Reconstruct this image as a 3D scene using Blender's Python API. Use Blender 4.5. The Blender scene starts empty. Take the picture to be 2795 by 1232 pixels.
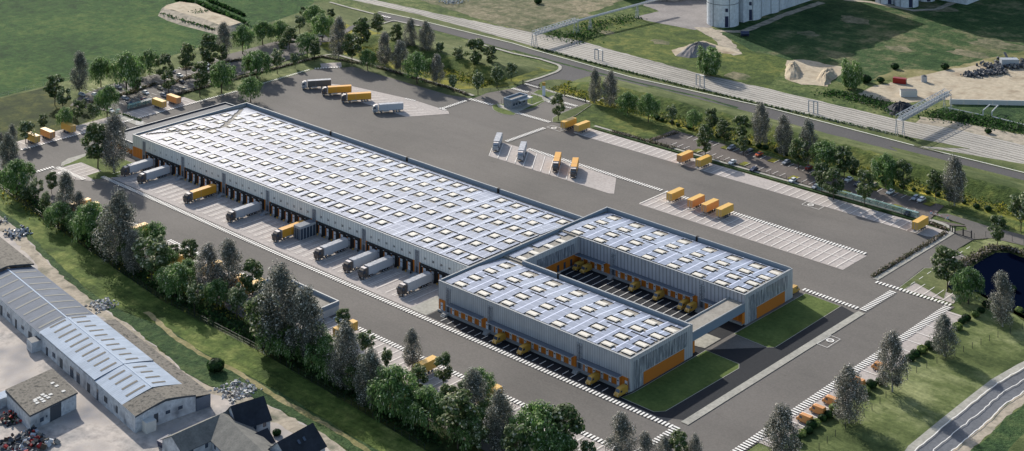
import bpy, bmesh, math, random
from mathutils import Vector, Matrix
random.seed(7)
S = bpy.context.scene
COL = S.collection
PI = math.pi
# ---------------------------------------------------------------- camera geometry (metres; x runs along the halls, y away from the docks)
F, HY, CX, HC, A = 4208.4, -1018.7, 1397.5, 231.0, 0.747628
cA, sA = math.cos(A), math.sin(A)
def _g(x, y, z=0.0):
    d = (HC - z) * F / (y - HY)
    return ((x - CX) * d / F, d)
_o = _g(362, 367.5, 10.3)
def P(x, y, z=0.0):
    """ground point (or point at height z) seen at photo pixel x, y"""
    p = _g(x, y, z); dx, dy = p[0] - _o[0], p[1] - _o[1]
    return (dx * cA - dy * sA, dx * sA + dy * cA)
def t(cr, x, y):
    return ([0, 700, 1400, 2095][int(cr[0])] + x / 2.703, [0, 400, 812][int(cr[1])] + y / 2.703)
def PT(cr, x, y, z=0.0):
    return P(*t(cr, x, y), z)
def PL(cr, pts):
    return [PT(cr, x, y) for x, y in pts]
def ppm(y):
    return (y - HY) / HC
# ---------------------------------------------------------------- materials
def lin(c):
    c /= 255.0
    return c / 12.92 if c <= 0.04045 else ((c + 0.055) / 1.055) ** 2.4
def rgb(r, g, b, k=1.0):
    return (lin(r) * k, lin(g) * k, lin(b) * k, 1)
MATS = {}
class NT:
    def __init__(s, name, rough=0.8, spec=0.3):
        s.m = bpy.data.materials.new(name); s.m.use_nodes = True
        s.n = s.m.node_tree.nodes; s.l = s.m.node_tree.links
        s.b = s.n['Principled BSDF']
        s.b.inputs['Roughness'].default_value = rough
        s.b.inputs['Specular IOR Level'].default_value = spec
        tc = s.n.new('ShaderNodeTexCoord'); s.co = tc.outputs['Object']
        MATS[name] = s.m
    def noise(s, scale, detail=4, rough=0.6, vec=None, dist=0.0):
        n = s.n.new('ShaderNodeTexNoise'); n.inputs['Scale'].default_value = scale
        n.inputs['Detail'].default_value = detail; n.inputs['Roughness'].default_value = rough
        n.inputs['Distortion'].default_value = dist
        s.l.new(vec or s.co, n.inputs['Vector']); return n.outputs['Fac']
    def mapped(s, scale=(1, 1, 1), rot=0.0, vec=None):
        n = s.n.new('ShaderNodeMapping'); n.inputs['Scale'].default_value = scale
        n.inputs['Rotation'].default_value = (0, 0, rot)
        s.l.new(vec or s.co, n.inputs['Vector']); return n.outputs['Vector']
    def ramp(s, fac, stops, interp='LINEAR'):
        n = s.n.new('ShaderNodeValToRGB'); n.color_ramp.interpolation = interp
        e = n.color_ramp.elements
        e[0].position, e[0].color = stops[0][0], stops[0][1]
        e[1].position, e[1].color = stops[-1][0], stops[-1][1]
        for p, c in stops[1:-1]:
            q = e.new(p); q.color = c
        s.l.new(fac, n.inputs['Fac']); return n.outputs['Color']
    def mix(s, fac, a, b, mode='MIX'):
        n = s.n.new('ShaderNodeMix'); n.data_type = 'RGBA'; n.blend_type = mode
        for i, v in ((0, fac), (6, a), (7, b)):
            if isinstance(v, (int, float)): n.inputs[i].default_value = v
            elif isinstance(v, tuple): n.inputs[i].default_value = v
            else: s.l.new(v, n.inputs[i])
        return n.outputs[2]
    def math(s, op, a, b=0.0, c=None):
        n = s.n.new('ShaderNodeMath'); n.operation = op
        for i, v in enumerate((a, b) if c is None else (a, b, c)):
            if isinstance(v, (int, float)): n.inputs[i].default_value = v
            else: s.l.new(v, n.inputs[i])
        return n.outputs[0]
    def axis(s, i, vec=None):
        n = s.n.new('ShaderNodeSeparateXYZ'); s.l.new(vec or s.co, n.inputs[0]); return n.outputs[i]
    def color(s, c):
        if isinstance(c, tuple): s.b.inputs['Base Color'].default_value = c
        else: s.l.new(c, s.b.inputs['Base Color'])
        return s
    def bump(s, h, strength=0.5, dist=0.2):
        n = s.n.new('ShaderNodeBump'); n.inputs['Strength'].default_value = strength
        n.inputs['Distance'].default_value = dist
        s.l.new(h, n.inputs['Height']); s.l.new(n.outputs[0], s.b.inputs['Normal']); return s
def plain(name, c, rough=0.7, spec=0.3, metal=0.0):
    m = NT(name, rough, spec); m.color(c); m.b.inputs['Metallic'].default_value = metal; return m.m
def mottled(name, c1, c2, scale=0.3, rough=0.85, fine=3.0, spec=0.2, vec=None, bump=0, c3=None):
    m = NT(name, rough, spec)
    v = m.mapped(vec) if vec else m.co
    f = m.noise(scale, 5, 0.6, v)
    stops = [(0.32, c1), (0.68, c2)] if c3 is None else [(0.3, c1), (0.5, c2), (0.7, c3)]
    col = m.ramp(f, stops)
    g = m.noise(fine, 3, 0.7)
    col = m.mix(0.35, col, m.ramp(g, [(0.3, (.45, .45, .45, 1)), (0.7, (1.4, 1.4, 1.4, 1))]), 'MULTIPLY')
    m.color(col)
    if bump: m.bump(g, 0.6, bump)
    return m.m
K = 1.0
def tarmac():
    m = NT('asphalt', .9, .2)
    col = m.ramp(m.noise(.018, 4, .6), [(.32, rgb(96, 92, 87)), (.68, rgb(110, 105, 99))])
    col = m.mix(.5, col, m.ramp(m.noise(.09, 5, .7, m.mapped((.12, 1, 1))), [(.3, (.8, .8, .8, 1)), (.5, (1, 1, 1, 1)), (.75, (1.12, 1.11, 1.1, 1))]), 'MULTIPLY')
    col = m.mix(.6, col, m.ramp(m.noise(.25, 4, .6), [(.26, (.72, .71, .7, 1)), (.36, (1, 1, 1, 1))]), 'MULTIPLY')
    col = m.mix(.3, col, m.ramp(m.noise(1.7, 3, .7), [(.3, (.5, .5, .5, 1)), (.7, (1.4, 1.4, 1.4, 1))]), 'MULTIPLY'); m.color(col)
tarmac()
mottled('country_tarmac', rgb(84, 86, 90), rgb(106, 108, 112), 0.06, 0.8, 0.8)
mottled('road_asphalt', rgb(78, 76, 76), rgb(88, 86, 85), 0.03, 0.9, 1.2)
mottled('car_park_asphalt', rgb(92, 85, 80), rgb(106, 98, 92), 0.05, 0.9, 1.2)
mottled('shaded_tarmac', rgb(32, 34, 38), rgb(38, 40, 44), 0.05, 0.85, 1.2)  # darker asphalt whose colour also carries the shade around the wings
mottled('pale_paving', rgb(166, 157, 150), rgb(176, 167, 160), 0.05, 0.9, 1.0)
mottled('walkway_concrete', rgb(150, 147, 137), rgb(168, 164, 152), 0.1, 0.9, 0.8)
mottled('yard_concrete', rgb(134, 132, 130), rgb(180, 170, 160), 0.05, 0.9, 0.4, c3=rgb(116, 116, 120))
mottled('bare_soil', rgb(120, 114, 100), rgb(170, 158, 140), 0.12, 0.95, 0.7, c3=rgb(96, 98, 82))
mottled('sand', rgb(156, 140, 118), rgb(178, 165, 142), 0.06, 0.95, 0.4, c3=rgb(138, 122, 100), bump=.4)
mottled('gravel', rgb(120, 115, 112), rgb(142, 136, 132), 0.08, 0.95, 0.8)
mottled('rubble', rgb(84, 84, 84), rgb(165, 158, 150), 0.5, 0.95, 1.2, bump=0.5)
def grass(name, a, b, c, s1=0.012, s2=0.09, s3=0.9, bump=0.6, stretch=None, streak=None, fine=.5):
    m = NT(name, 0.95, 0.1)
    v = m.mapped(*stretch) if stretch else m.co
    f = m.noise(s1, 3, 0.55, v)
    g = m.noise(s2, 5, 0.65, v)
    h = m.noise(s3, 4, 0.75)
    mixf = m.math('ADD', m.math('MULTIPLY', f, 0.45), m.math('MULTIPLY', g, 0.55))
    col = m.ramp(mixf, [(0.38, a), (0.5, b), (0.62, c)])
    col = m.mix(fine, col, m.ramp(h, [(0.3, (.45, .5, .45, 1)), (0.7, (1.5, 1.45, 1.35, 1))]), 'MULTIPLY')
    if streak:
        w = m.noise(streak[0], 4, 0.7, m.mapped((0.08, 1, 1), streak[1]))
        col = m.mix(0.5, col, m.ramp(w, [(0.35, (.55, .6, .5, 1)), (0.68, (1.5, 1.45, 1.5, 1))]), 'MULTIPLY')
    m.color(col); m.bump(h, 0.7, bump); return m.m
grass('field_grass', rgb(30, 62, 30), rgb(48, 82, 38), rgb(78, 100, 50), 0.014, 0.13, 0.42, 2.5, fine=.95)
grass('lawn', rgb(62, 74, 42), rgb(92, 102, 62), rgb(132, 136, 96), 0.03, 0.08, 0.7, 0.3, streak=(0.3, 0.5))
grass('lawn_by_halls', rgb(72, 86, 44), rgb(84, 98, 52), rgb(96, 108, 60), 0.02, 0.08, 0.8, 0.3)
grass('verge_grass', rgb(70, 82, 48), rgb(90, 98, 62), rgb(108, 112, 76), 0.03, 0.08, 0.8, 0.3, streak=(0.2, 0.0))
grass('meadow', rgb(58, 72, 34), rgb(110, 112, 48), rgb(164, 152, 66), 0.035, 0.1, 0.6, 0.8)
grass('slope_grass', rgb(56, 72, 38), rgb(80, 94, 48), rgb(116, 118, 64), 0.03, 0.14, 0.5, 1.2, fine=.8)
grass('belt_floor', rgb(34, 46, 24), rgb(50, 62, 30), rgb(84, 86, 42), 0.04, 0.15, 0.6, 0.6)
grass('strip_grass', rgb(58, 74, 36), rgb(82, 98, 48), rgb(116, 124, 70), 0.03, 0.12, 0.55, 0.8, streak=(0.5, -.62), fine=.7)
grass('ditch_grass', rgb(42, 64, 40), rgb(58, 80, 48), rgb(80, 96, 60), 0.05, 0.2, 0.7, 1.2, fine=.85)
grass('scrub', rgb(74, 84, 58), rgb(110, 108, 86), rgb(140, 130, 110), 0.02, 0.16, 0.4, 1.6, fine=.9)
grass('rough_grass', rgb(52, 72, 40), rgb(84, 98, 56), rgb(118, 120, 82), 0.015, 0.1, 0.4, 1.4, fine=.85)
grass('silo_field', rgb(38, 64, 36), rgb(62, 84, 50), rgb(120, 116, 88), 0.018, 0.09, 0.4, 2.0, fine=.9)
grass('dry_grass', rgb(92, 96, 58), rgb(128, 122, 84), rgb(156, 144, 112), 0.02, 0.1, 0.5, 0.7)
def ballast():
    m = NT('railway_ballast', 0.95, 0.1)
    n = m.noise(0.35, 4, 0.7); n2 = m.noise(0.5, 3, .6, m.mapped((.12, .5, 1)))
    y = m.math('ADD', m.axis(1), m.math('MULTIPLY', n2, 2.6))
    fr = m.math('FRACT', m.math('MULTIPLY', y, 0.36))
    base = m.ramp(m.noise(0.06, 5, 0.6, m.mapped((.25, 1, 1))), [(0.3, rgb(140, 136, 128)), (0.6, rgb(170, 164, 154))])
    lines = m.ramp(fr, [(0.0, (.2, .2, .2, 1)), (0.2, (.42, .42, .4, 1)), (0.3, (1.1, 1.1, 1.1, 1)), (0.9, (1, 1, 1, 1)), (1.0, (1.25, 1.25, 1.25, 1))])
    col = m.mix(0.8, base, lines, 'MULTIPLY')
    col = m.mix(0.5, col, m.ramp(m.noise(1.3, 3, .8), [(0.3, (.5, .5, .5, 1)), (0.7, (1.5, 1.5, 1.5, 1))]), 'MULTIPLY')
    m.color(col); m.bump(n, .6, .4)
ballast()
plain('white_paint', rgb(226, 222, 214), 0.7)
plain('kerb', rgb(170, 166, 156), 0.9)
def cladding(name, c1, c2, pitch, noise_amt=0.3, axis=0, dark=.62):
    m = NT(name, 0.5, 0.4)
    x = m.axis(axis)
    fr = m.math('FRACT', m.math('MULTIPLY', x, 1.0 / pitch))
    rib = m.ramp(fr, [(0.0, (dark, dark, dark + .02, 1)), (0.18, (dark + .12,) * 3 + (1,)), (0.3, (1, 1, 1, 1)), (0.85, (1.03, 1.03, 1.03, 1)), (1.0, (dark + .1,) * 3 + (1,))])
    base = m.ramp(m.noise(0.6, 3, .6, m.mapped((1, 1, .25))), [(0.3, c1), (0.7, c2)])
    m.color(m.mix(0.9, base, rib, 'MULTIPLY')); m.bump(fr, .3, .05)
    return m.m
cladding('cladding_front', rgb(206, 206, 202), rgb(222, 222, 216), 1.35, dark=.7)
cladding('cladding_wing', rgb(164, 165, 166), rgb(182, 183, 184), 0.95)
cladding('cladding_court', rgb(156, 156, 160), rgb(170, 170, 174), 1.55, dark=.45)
cladding('cladding_end', rgb(164, 165, 166), rgb(182, 183, 184), 0.95, axis=1)
cladding('orange_cladding', rgb(190, 112, 34), rgb(206, 120, 38), 1.2, dark=.68)
plain('orange_panel', rgb(184, 110, 38), 0.7)
def streaks():
    m = NT('translucent_panels', 0.35, 0.5)
    y = m.axis(1)
    fr = m.math('FRACT', m.math('MULTIPLY', y, 0.62))
    n = m.noise(0.9, 4, .75, m.mapped((1, 2.2, .16)))
    base = m.ramp(n, [(0.32, rgb(70, 74, 82)), (0.5, rgb(124, 128, 134)), (0.68, rgb(214, 214, 212))])
    m.color(m.mix(0.7, base, m.ramp(fr, [(0, (.35, .35, .37, 1)), (.16, (1, 1, 1, 1)), (.8, (1, 1, 1, 1)), (1, (.6, .6, .6, 1))]), 'MULTIPLY'))
streaks()
def mesh_screen():
    m = NT('perforated_screen', 0.6, 0.3)
    m.color(m.ramp(m.noise(2.4, 4, .8), [(0.35, rgb(96, 100, 106)), (0.6, rgb(150, 152, 156))]))
mesh_screen()
plain('parapet_metal', rgb(120, 134, 148), 0.45, 0.5)
plain('coping', rgb(150, 152, 152), 0.5)
mottled('roof_membrane', rgb(140, 134, 124), rgb(154, 148, 137), 0.2, 0.9, 1.0)
def pv():
    m = NT('solar_glass', 0.22, 0.6)
    x, y = m.axis(0), m.axis(1)
    fx = m.math('FRACT', m.math('MULTIPLY', x, 1 / 2.68)); fX = m.math('FRACT', m.math('MULTIPLY', m.math('SUBTRACT', x, 3.6), 1 / 8.03))
    fy = m.math('FRACT', m.math('MULTIPLY', y, 1 / 4.85))
    lx = m.math('MAXIMUM', m.math('MULTIPLY', m.math('LESS_THAN', fx, 0.075), .7), m.math('LESS_THAN', fX, .05)); ly = m.math('LESS_THAN', fy, 0.045)
    fine = m.ramp(m.math('FRACT', m.math('MULTIPLY', y, 1 / 1.07)), [(0, (.8, .8, .84, 1)), (.12, (1, 1, 1, 1)), (1, (1, 1, 1, 1))])
    base = m.ramp(m.noise(0.05, 3, .6), [(0.3, rgb(126, 131, 146)), (0.7, rgb(146, 149, 158))])
    cell = m.n.new('ShaderNodeTexWhiteNoise'); cell.noise_dimensions = '2D'
    sn = m.n.new('ShaderNodeVectorMath'); sn.operation = 'SNAP'; m.l.new(m.co, sn.inputs[0]); sn.inputs[1].default_value = (2.68, 3.2, 100)
    m.l.new(sn.outputs[0], cell.inputs['Vector'])
    base = m.mix(.5, base, m.ramp(cell.outputs['Value'], [(0, (.82, .84, .88, 1)), (1, (1.15, 1.14, 1.12, 1))]), 'MULTIPLY')
    col = m.mix(m.math('MAXIMUM', lx, m.math('MULTIPLY', ly, 0.75)), base, rgb(214, 218, 230))
    m.color(col)
pv()
plain('solar_frame', rgb(62, 60, 58), 0.6)
def wing_pv():
    m = NT('solar_glass_wings', 0.22, 0.6)
    x, y = m.axis(0), m.axis(1)
    fx = m.math('FRACT', m.math('MULTIPLY', m.math('SUBTRACT', x, 205.7), 1 / 3.63))
    fy = m.math('FRACT', m.math('MULTIPLY', y, 1 / 3.4))
    lx = m.math('LESS_THAN', fx, 0.12); ly = m.math('LESS_THAN', fy, 0.05)
    base = m.ramp(m.noise(0.05, 3, .6), [(0.3, rgb(122, 129, 146)), (0.7, rgb(140, 145, 157))])
    m.color(m.mix(m.math('MAXIMUM', lx, m.math('MULTIPLY', ly, 0.6)), base, rgb(206, 210, 226)))
wing_pv()
plain('skylight_dome', rgb(212, 204, 188), 0.45, 0.4)
plain('skylight_kerb', rgb(74, 70, 66), 0.7)
plain('black_rubber', rgb(34, 33, 34), 0.8)
plain('dark_steel', rgb(44, 46, 50), 0.5)
plain('door_white', rgb(206, 210, 216), 0.5)
plain('door_window', rgb(60, 66, 80), 0.2)
plain('dark_grey', rgb(70, 74, 80), 0.7)
plain('canopy_roof', rgb(88, 96, 106), 0.6)
plain('concrete', rgb(150, 150, 148), 0.85)
plain('light_concrete', rgb(196, 194, 188), 0.85)
plain('window_glass', rgb(60, 70, 84), 0.08, 0.7)
plain('galvanised', rgb(160, 164, 168), 0.45, 0.5)
plain('trailer_yellow', rgb(212, 166, 78), 0.5, 0.35)
plain('trailer_orange', rgb(206, 146, 84), 0.5, 0.35)
plain('truck_yellow', rgb(206, 148, 50), 0.5, 0.35)
plain('truck_silver', rgb(176, 178, 182), 0.5, 0.4)
plain('trailer_grey', rgb(92, 90, 86), 0.6)
plain('van_yellow', rgb(182, 142, 60), 0.4, 0.5)
plain('van_orange', rgb(200, 138, 76), 0.4, 0.5)
plain('tyre', rgb(28, 28, 30), 0.85)
plain('rim', rgb(150, 152, 158), 0.4, 0.5)
plain('lamp_red', rgb(150, 40, 36), 0.4)
plain('lamp_clear', rgb(210, 210, 205), 0.2)
mottled('cab_paint', rgb(60, 56, 54), rgb(120, 108, 100), 0.9, 0.5, 2.5)
mottled('cab_top', rgb(190, 176, 168), rgb(224, 214, 206), 0.9, 0.5, 2.5)
mottled('cab_silver', rgb(128, 130, 134), rgb(186, 186, 188), 0.9, 0.4, 2.5)
plain('water', rgb(6, 12, 28), 0.1, 0.0)
plain('bark', rgb(76, 66, 58), 0.95)
plain('pale_bark', rgb(150, 146, 140), 0.95)
def leaf(name, stops, trans=0.5):
    m = NT(name, 0.7, 0.25)
    g = m.n.new('ShaderNodeNewGeometry')
    col = m.ramp(g.outputs['Random Per Island'], stops, 'LINEAR')
    oi = m.n.new('ShaderNodeObjectInfo')
    tint = m.ramp(oi.outputs['Random'], [(0, (.82, .85, .8, 1)), (1, (1.2, 1.12, 1.1, 1))])
    col = m.mix(1.0, col, tint, 'MULTIPLY')
    m.color(col)
    tr = m.n.new('ShaderNodeBsdfTranslucent'); m.l.new(col, tr.inputs['Color'])
    mx = m.n.new('ShaderNodeMixShader'); mx.inputs[0].default_value = trans
    out = m.n['Material Output']
    m.l.new(m.b.outputs[0], mx.inputs[1]); m.l.new(tr.outputs[0], mx.inputs[2]); m.l.new(mx.outputs[0], out.inputs[0])
leaf('willow_leaf', [(0, rgb(60, 90, 48)), (.5, rgb(94, 128, 70)), (.82, rgb(128, 156, 98)), (.93, rgb(170, 184, 146)), (1, rgb(214, 220, 198))])
leaf('maple_leaf', [(0, rgb(54, 76, 42)), (.55, rgb(86, 108, 62)), (.84, rgb(116, 130, 88)), (.93, rgb(168, 170, 144)), (1, rgb(208, 208, 190))])
leaf('birch_leaf', [(0, rgb(74, 78, 70)), (.5, rgb(104, 108, 100)), (.8, rgb(134, 137, 128)), (.92, rgb(184, 184, 176)), (1, rgb(236, 234, 228))], .4)
leaf('pale_leaf', [(0, rgb(62, 84, 48)), (.5, rgb(98, 118, 74)), (.74, rgb(126, 140, 102)), (.88, rgb(186, 194, 166)), (1, rgb(224, 226, 208))])
leaf('shrub_leaf', [(0, rgb(26, 48, 26)), (.6, rgb(44, 74, 36)), (1, rgb(70, 98, 52))])
leaf('lime_leaf', [(0, rgb(72, 92, 44)), (.5, rgb(120, 140, 76)), (1, rgb(172, 184, 120))])
leaf('flower_leaf', [(0, rgb(48, 58, 36)), (.55, rgb(84, 86, 64)), (.8, rgb(140, 128, 116)), (1, rgb(186, 178, 180))])
leaf('tall_grass', [(0, rgb(46, 64, 28)), (.5, rgb(78, 92, 38)), (1, rgb(150, 144, 62))])
# ---------------------------------------------------------------- mesh helpers
class MB:
    def __init__(s): s.v, s.f, s.m, s.names = [], [], [], []
    def mi(s, mat):
        if mat not in s.names: s.names.append(mat)
        return s.names.index(mat)
    def face(s, pts, mat):
        i = len(s.v); s.v += [tuple(p) for p in pts]; s.f.append(tuple(range(i, i + len(pts)))); s.m.append(s.mi(mat))
    def box(s, x0, x1, y0, y1, z0, z1, mat, top=None, M=None, nobottom=False):
        i = len(s.v)
        vs = [(x0, y0, z0), (x1, y0, z0), (x1, y1, z0), (x0, y1, z0), (x0, y0, z1), (x1, y0, z1), (x1, y1, z1), (x0, y1, z1)]
        if M is not None: vs = [tuple(M @ Vector(p)) for p in vs]
        s.v += vs; a = s.mi(mat); b = s.mi(top) if top else a
        fs = [(4, 5, 6, 7), (0, 1, 5, 4), (1, 2, 6, 5), (2, 3, 7, 6), (3, 0, 4, 7)]; ms = [b, a, a, a, a]
        if not nobottom: fs.append((3, 2, 1, 0)); ms.append(a)
        s.f += [tuple(i + k for k in q) for q in fs]; s.m += ms
    def cyl(s, p0, p1, r0, r1, mat, n=10, cap=True, capmat=None):
        p0, p1 = Vector(p0), Vector(p1); d = (p1 - p0).normalized()
        a = d.orthogonal().normalized(); b = d.cross(a); i = len(s.v)
        for p, r in ((p0, r0), (p1, r1)):
            for k in range(n):
                w = 2 * PI * k / n; s.v.append(tuple(p + (a * math.cos(w) + b * math.sin(w)) * r))
        m = s.mi(mat); cm = s.mi(capmat) if capmat else m
        for k in range(n):
            s.f.append((i + k, i + (k + 1) % n, i + n + (k + 1) % n, i + n + k)); s.m.append(m)
        if cap:
            s.f.append(tuple(i + n + k for k in range(n))); s.m.append(cm)
            s.f.append(tuple(i + n - 1 - k for k in range(n))); s.m.append(cm)
    def prism(s, prof, x0, x1, mat, inset=None):
        """profile of (y, z) points extruded along x; inset = list of x insets per point"""
        n = len(prof); i = len(s.v); ins = inset or [0] * n
        s.v += [(x0 + ins[k], y, z) for k, (y, z) in enumerate(prof)] + [(x1 - ins[k], y, z) for k, (y, z) in enumerate(prof)]
        m = s.mi(mat)
        for k in range(n):
            s.f.append((i + k, i + (k + 1) % n, i + n + (k + 1) % n, i + n + k)); s.m.append(m)
        s.f.append(tuple(i + k for k in range(n - 1, -1, -1))); s.m.append(m)
        s.f.append(tuple(i + n + k for k in range(n))); s.m.append(m)
    def mesh(s, name, smooth=False):
        me = bpy.data.meshes.new(name); me.from_pydata(s.v, [], s.f)
        for n in s.names: me.materials.append(MATS[n])
        me.polygons.foreach_set('material_index', s.m)
        if smooth: me.polygons.foreach_set('use_smooth', [True] * len(s.f))
        me.update(); return me
    def build(s, name, parent=None, loc=None, smooth=False, fixn=True):
        me = s.mesh(name, smooth)
        if fixn:
            bm = bmesh.new(); bm.from_mesh(me); bmesh.ops.recalc_face_normals(bm, faces=bm.faces); bm.to_mesh(me); bm.free()
        return link(name, me, parent, loc)
def link(name, data, parent=None, loc=None):
    o = bpy.data.objects.new(name, data); COL.objects.link(o)
    if parent: o.parent = parent
    if loc: o.location = loc
    return o
def tag(o, label=None, cat=None, group=None, kind=None):
    for k, v in (('label', label), ('category', cat), ('group', group), ('kind', kind)):
        if v: o[k] = v
    return o
def thing(name, label, cat, loc=(0, 0, 0), rz=0.0, group=None):
    o = bpy.data.objects.new(name, None); COL.objects.link(o)
    o.location = loc; o.rotation_euler = (0, 0, rz); o.empty_display_size = 0.5
    return tag(o, label, cat, group)
KIDS = {}
def kids(o):
    if o.name not in KIDS: KIDS[o.name] = [c for c in bpy.data.objects if c.parent == o]
    return KIDS[o.name]
def copy_tree(o, parent=None):
    c = o.copy(); COL.objects.link(c); c.parent = parent
    for ch in kids(o): copy_tree(ch, c)
    return c
USED = set()
def place(proto, loc, rz=0.0, label=None, group=None, scale=None):
    if proto.name in USED: o = copy_tree(proto)
    else: o = proto; USED.add(proto.name)
    o.location = loc; o.rotation_euler = (0, 0, rz)
    if scale: o.scale = scale
    if label: o['label'] = label
    if group: o['group'] = group
    return o
ORD = 'first second third fourth fifth sixth seventh eighth ninth tenth eleventh twelfth thirteenth fourteenth fifteenth sixteenth seventeenth eighteenth nineteenth twentieth'.split()
ORD += ['twenty-' + w for w in ORD[:9]] + ['thirtieth'] + ['thirty-' + w for w in ORD[:9]]
def sheet(name, pts, mat, z, kind='structure', label=None, cat=None, jitter=0.0, step=4.0):
    p = [(x, y) for x, y in pts]
    if jitter:
        q = []
        for i in range(len(p)):
            a, b = p[i], p[(i + 1) % len(p)]; L = math.dist(a, b); n = max(1, int(L / step))
            for k in range(n):
                f = k / n; q.append((a[0] + (b[0] - a[0]) * f + random.uniform(-1, 1) * jitter, a[1] + (b[1] - a[1]) * f + random.uniform(-1, 1) * jitter))
        p = q
    me = bpy.data.meshes.new(name)
    bm = bmesh.new(); vs = [bm.verts.new((x, y, z)) for x, y in p]; f = bm.faces.new(vs)
    f.normal_update()
    if f.normal.z < 0: f.normal_flip()
    bmesh.ops.triangulate(bm, faces=bm.faces[:]); bm.to_mesh(me); bm.free()
    me.materials.append(MATS[mat])
    o = link(name, me); tag(o, label, cat, None, kind); return o
def rect(u0, u1, v0, v1): return [(u0, v0), (u1, v0), (u1, v1), (u0, v1)]
def strip(pts, w):
    """polygon of width w centred on a polyline"""
    L, R = [], []
    for i, p in enumerate(pts):
        a = pts[max(0, i - 1)]; b = pts[min(len(pts) - 1, i + 1)]
        dx, dy = b[0] - a[0], b[1] - a[1]; l = math.hypot(dx, dy) or 1; nx, ny = -dy / l * w / 2, dx / l * w / 2
        L.append((p[0] + nx, p[1] + ny)); R.append((p[0] - nx, p[1] - ny))
    return L + R[::-1]
MK = MB()          # painted markings
ZM = 0.46
def line(a, b, w=0.16, z=None):
    z = ZM if z is None else z
    (x0, y0), (x1, y1) = a, b; l = math.dist(a, b) or 1; nx, ny = -(y1 - y0) / l * w / 2, (x1 - x0) / l * w / 2
    MK.face([(x0 - nx, y0 - ny, z), (x1 - nx, y1 - ny, z), (x1 + nx, y1 + ny, z), (x0 + nx, y0 + ny, z)], 'white_paint')
def zebra(a, b, w=2.0, pitch=1.3, duty=0.52):
    (x0, y0), (x1, y1) = a, b; l = math.dist(a, b); dx, dy = (x1 - x0) / l, (y1 - y0) / l
    n = int(l / pitch)
    for k in range(n):
        s = k * pitch; e = s + pitch * duty
        c = [(x0 + dx * q - dy * r, y0 + dy * q + dx * r) for q, r in ((s, -w / 2), (e, -w / 2), (e, w / 2), (s, w / 2))]
        MK.face([(x, y, ZM + 0.01) for x, y in c], 'white_paint')
# ================================================================ THE GROUND
ZC = [0.0]
def zone(name, pts, mat, jitter=0.0, step=4.0):
    ZC[0] += 0.003
    return sheet(name, pts, mat, ZC[0], jitter=jitter, step=step)
g = MB(); R = 3000
cam_xy = (-(_o[0] * cA - _o[1] * sA), -(_o[0] * sA + _o[1] * cA))
g.face([(-R, -R, 0), (R, -R, 0), (R, R, 0), (-R, R, 0)], 'rough_grass')
tag(g.build('ground'), kind='structure')
# field beyond the left car park and the lawn around it
zone('field', PL('00', [(-2600, 900), (0, 720), (530, 590), (1000, 490), (1300, 405), (1600, 310)]) + PL('10', [(60, 180), (330, 90), (430, 20), (470, -120), (480, -900), (-6000, -900)]), 'field_grass', 1.0, 6)
zone('lawn', PL('00', [(-2600, 900), (0, 720), (530, 590), (1000, 490), (1300, 405), (1600, 310)]) + PL('10', [(60, 180), (330, 90), (540, 20), (860, 110), (860, 620), (0, 640)]) + PL('00', [(1000, 900), (160, 1200)]) + PL('01', [(0, 330), (-900, 330)]), 'lawn', 0.5, 5)
zone('verge', PL('10', [(430, 20), (540, 20), (870, 110), (1000, 150), (1892, 415)]) + PL('20', [(330, 500), (90, 615), (-100, 660)]) + PL('10', [(1400, 760), (550, 420), (250, 380), (200, 200)]), 'verge_grass', 0.3)
zone('meadow', PL('10', [(560, 130), (700, 190), (1100, 290), (1892, 460)]) + PL('20', [(280, 520), (70, 600)]) + PL('10', [(1850, 640), (1480, 660), (870, 460), (560, 380), (300, 300)]), 'meadow', 1.0)
# land beyond the main road
zone('scrubland', PL('10', [(1000, -60), (1892, 215)]) + PL('20', [(140, 245), (480, 130), (980, -60)]), 'scrub', 1.5, 5)
zone('meadow_by_silos', PL('20', [(160, 250), (500, 130), (900, 140), (1340, 220), (1500, 300), (1892, 330)]) + PL('30', [(0, 380), (200, 460), (0, 640)]) + PL('20', [(1892, 660), (1360, 540), (880, 410), (480, 300)]), 'slope_grass', 1.0, 5)
zone('field_by_silos', PL('20', [(1500, 230), (1892, 100)]) + PL('30', [(300, 0), (1892, -200), (2600, 0), (2600, 440), (1892, 400), (1400, 500), (1000, 560), (600, 640), (200, 450), (-100, 380)]), 'silo_field', 1.0, 6)
for cx_, cy_, r_ in ((980, 360, 9), (640, 150, 12), (1500, 400, 12), (1700, 330, 16), (300, 250, 8), (1250, 60, 12)):
    c_ = PT('30', cx_, cy_); zone('worn_patch', [(c_[0] + r_ * math.cos(k * .52) * random.uniform(.6, 1.2), c_[1] + r_ * .7 * math.sin(k * .52) * random.uniform(.6, 1.2)) for k in range(12)], 'scrub', .8, 2)
for cx_, cy_, r_ in ((500, 110, 9), (1100, 310, 7), (700, 240, 6), (1650, 560, 9)):
    c_ = PT('20', cx_, cy_); zone('worn_patch', [(c_[0] + r_ * math.cos(k * .52) * random.uniform(.6, 1.2), c_[1] + r_ * .7 * math.sin(k * .52) * random.uniform(.6, 1.2)) for k in range(12)], 'scrub', .8, 2)
zone('dry_grass', PL('30', [(960, 510), (1290, 530), (1330, 500), (1892, 380), (1892, 470), (1200, 560), (950, 600), (760, 590)]), 'dry_grass', 1.0, 4)
zone('gravel_yard', PL('20', [(890, 130), (1080, 84), (1460, 60), (1470, 200), (1340, 222), (1040, 165)]) + PL('20', [(890, 130)]), 'gravel', 0.4, 3)
zone('silo_yard', PL('20', [(960, 40), (1010, -60), (1440, -60), (1450, 110), (1080, 84)]), 'gravel', 0.4, 3)
zone('dirt_path', PL('20', [(1340, 205), (1470, 205), (1600, 290), (1690, 400), (1640, 412), (1540, 385), (1500, 300), (1430, 260)]), 'bare_soil', 0.8, 3)
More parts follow.
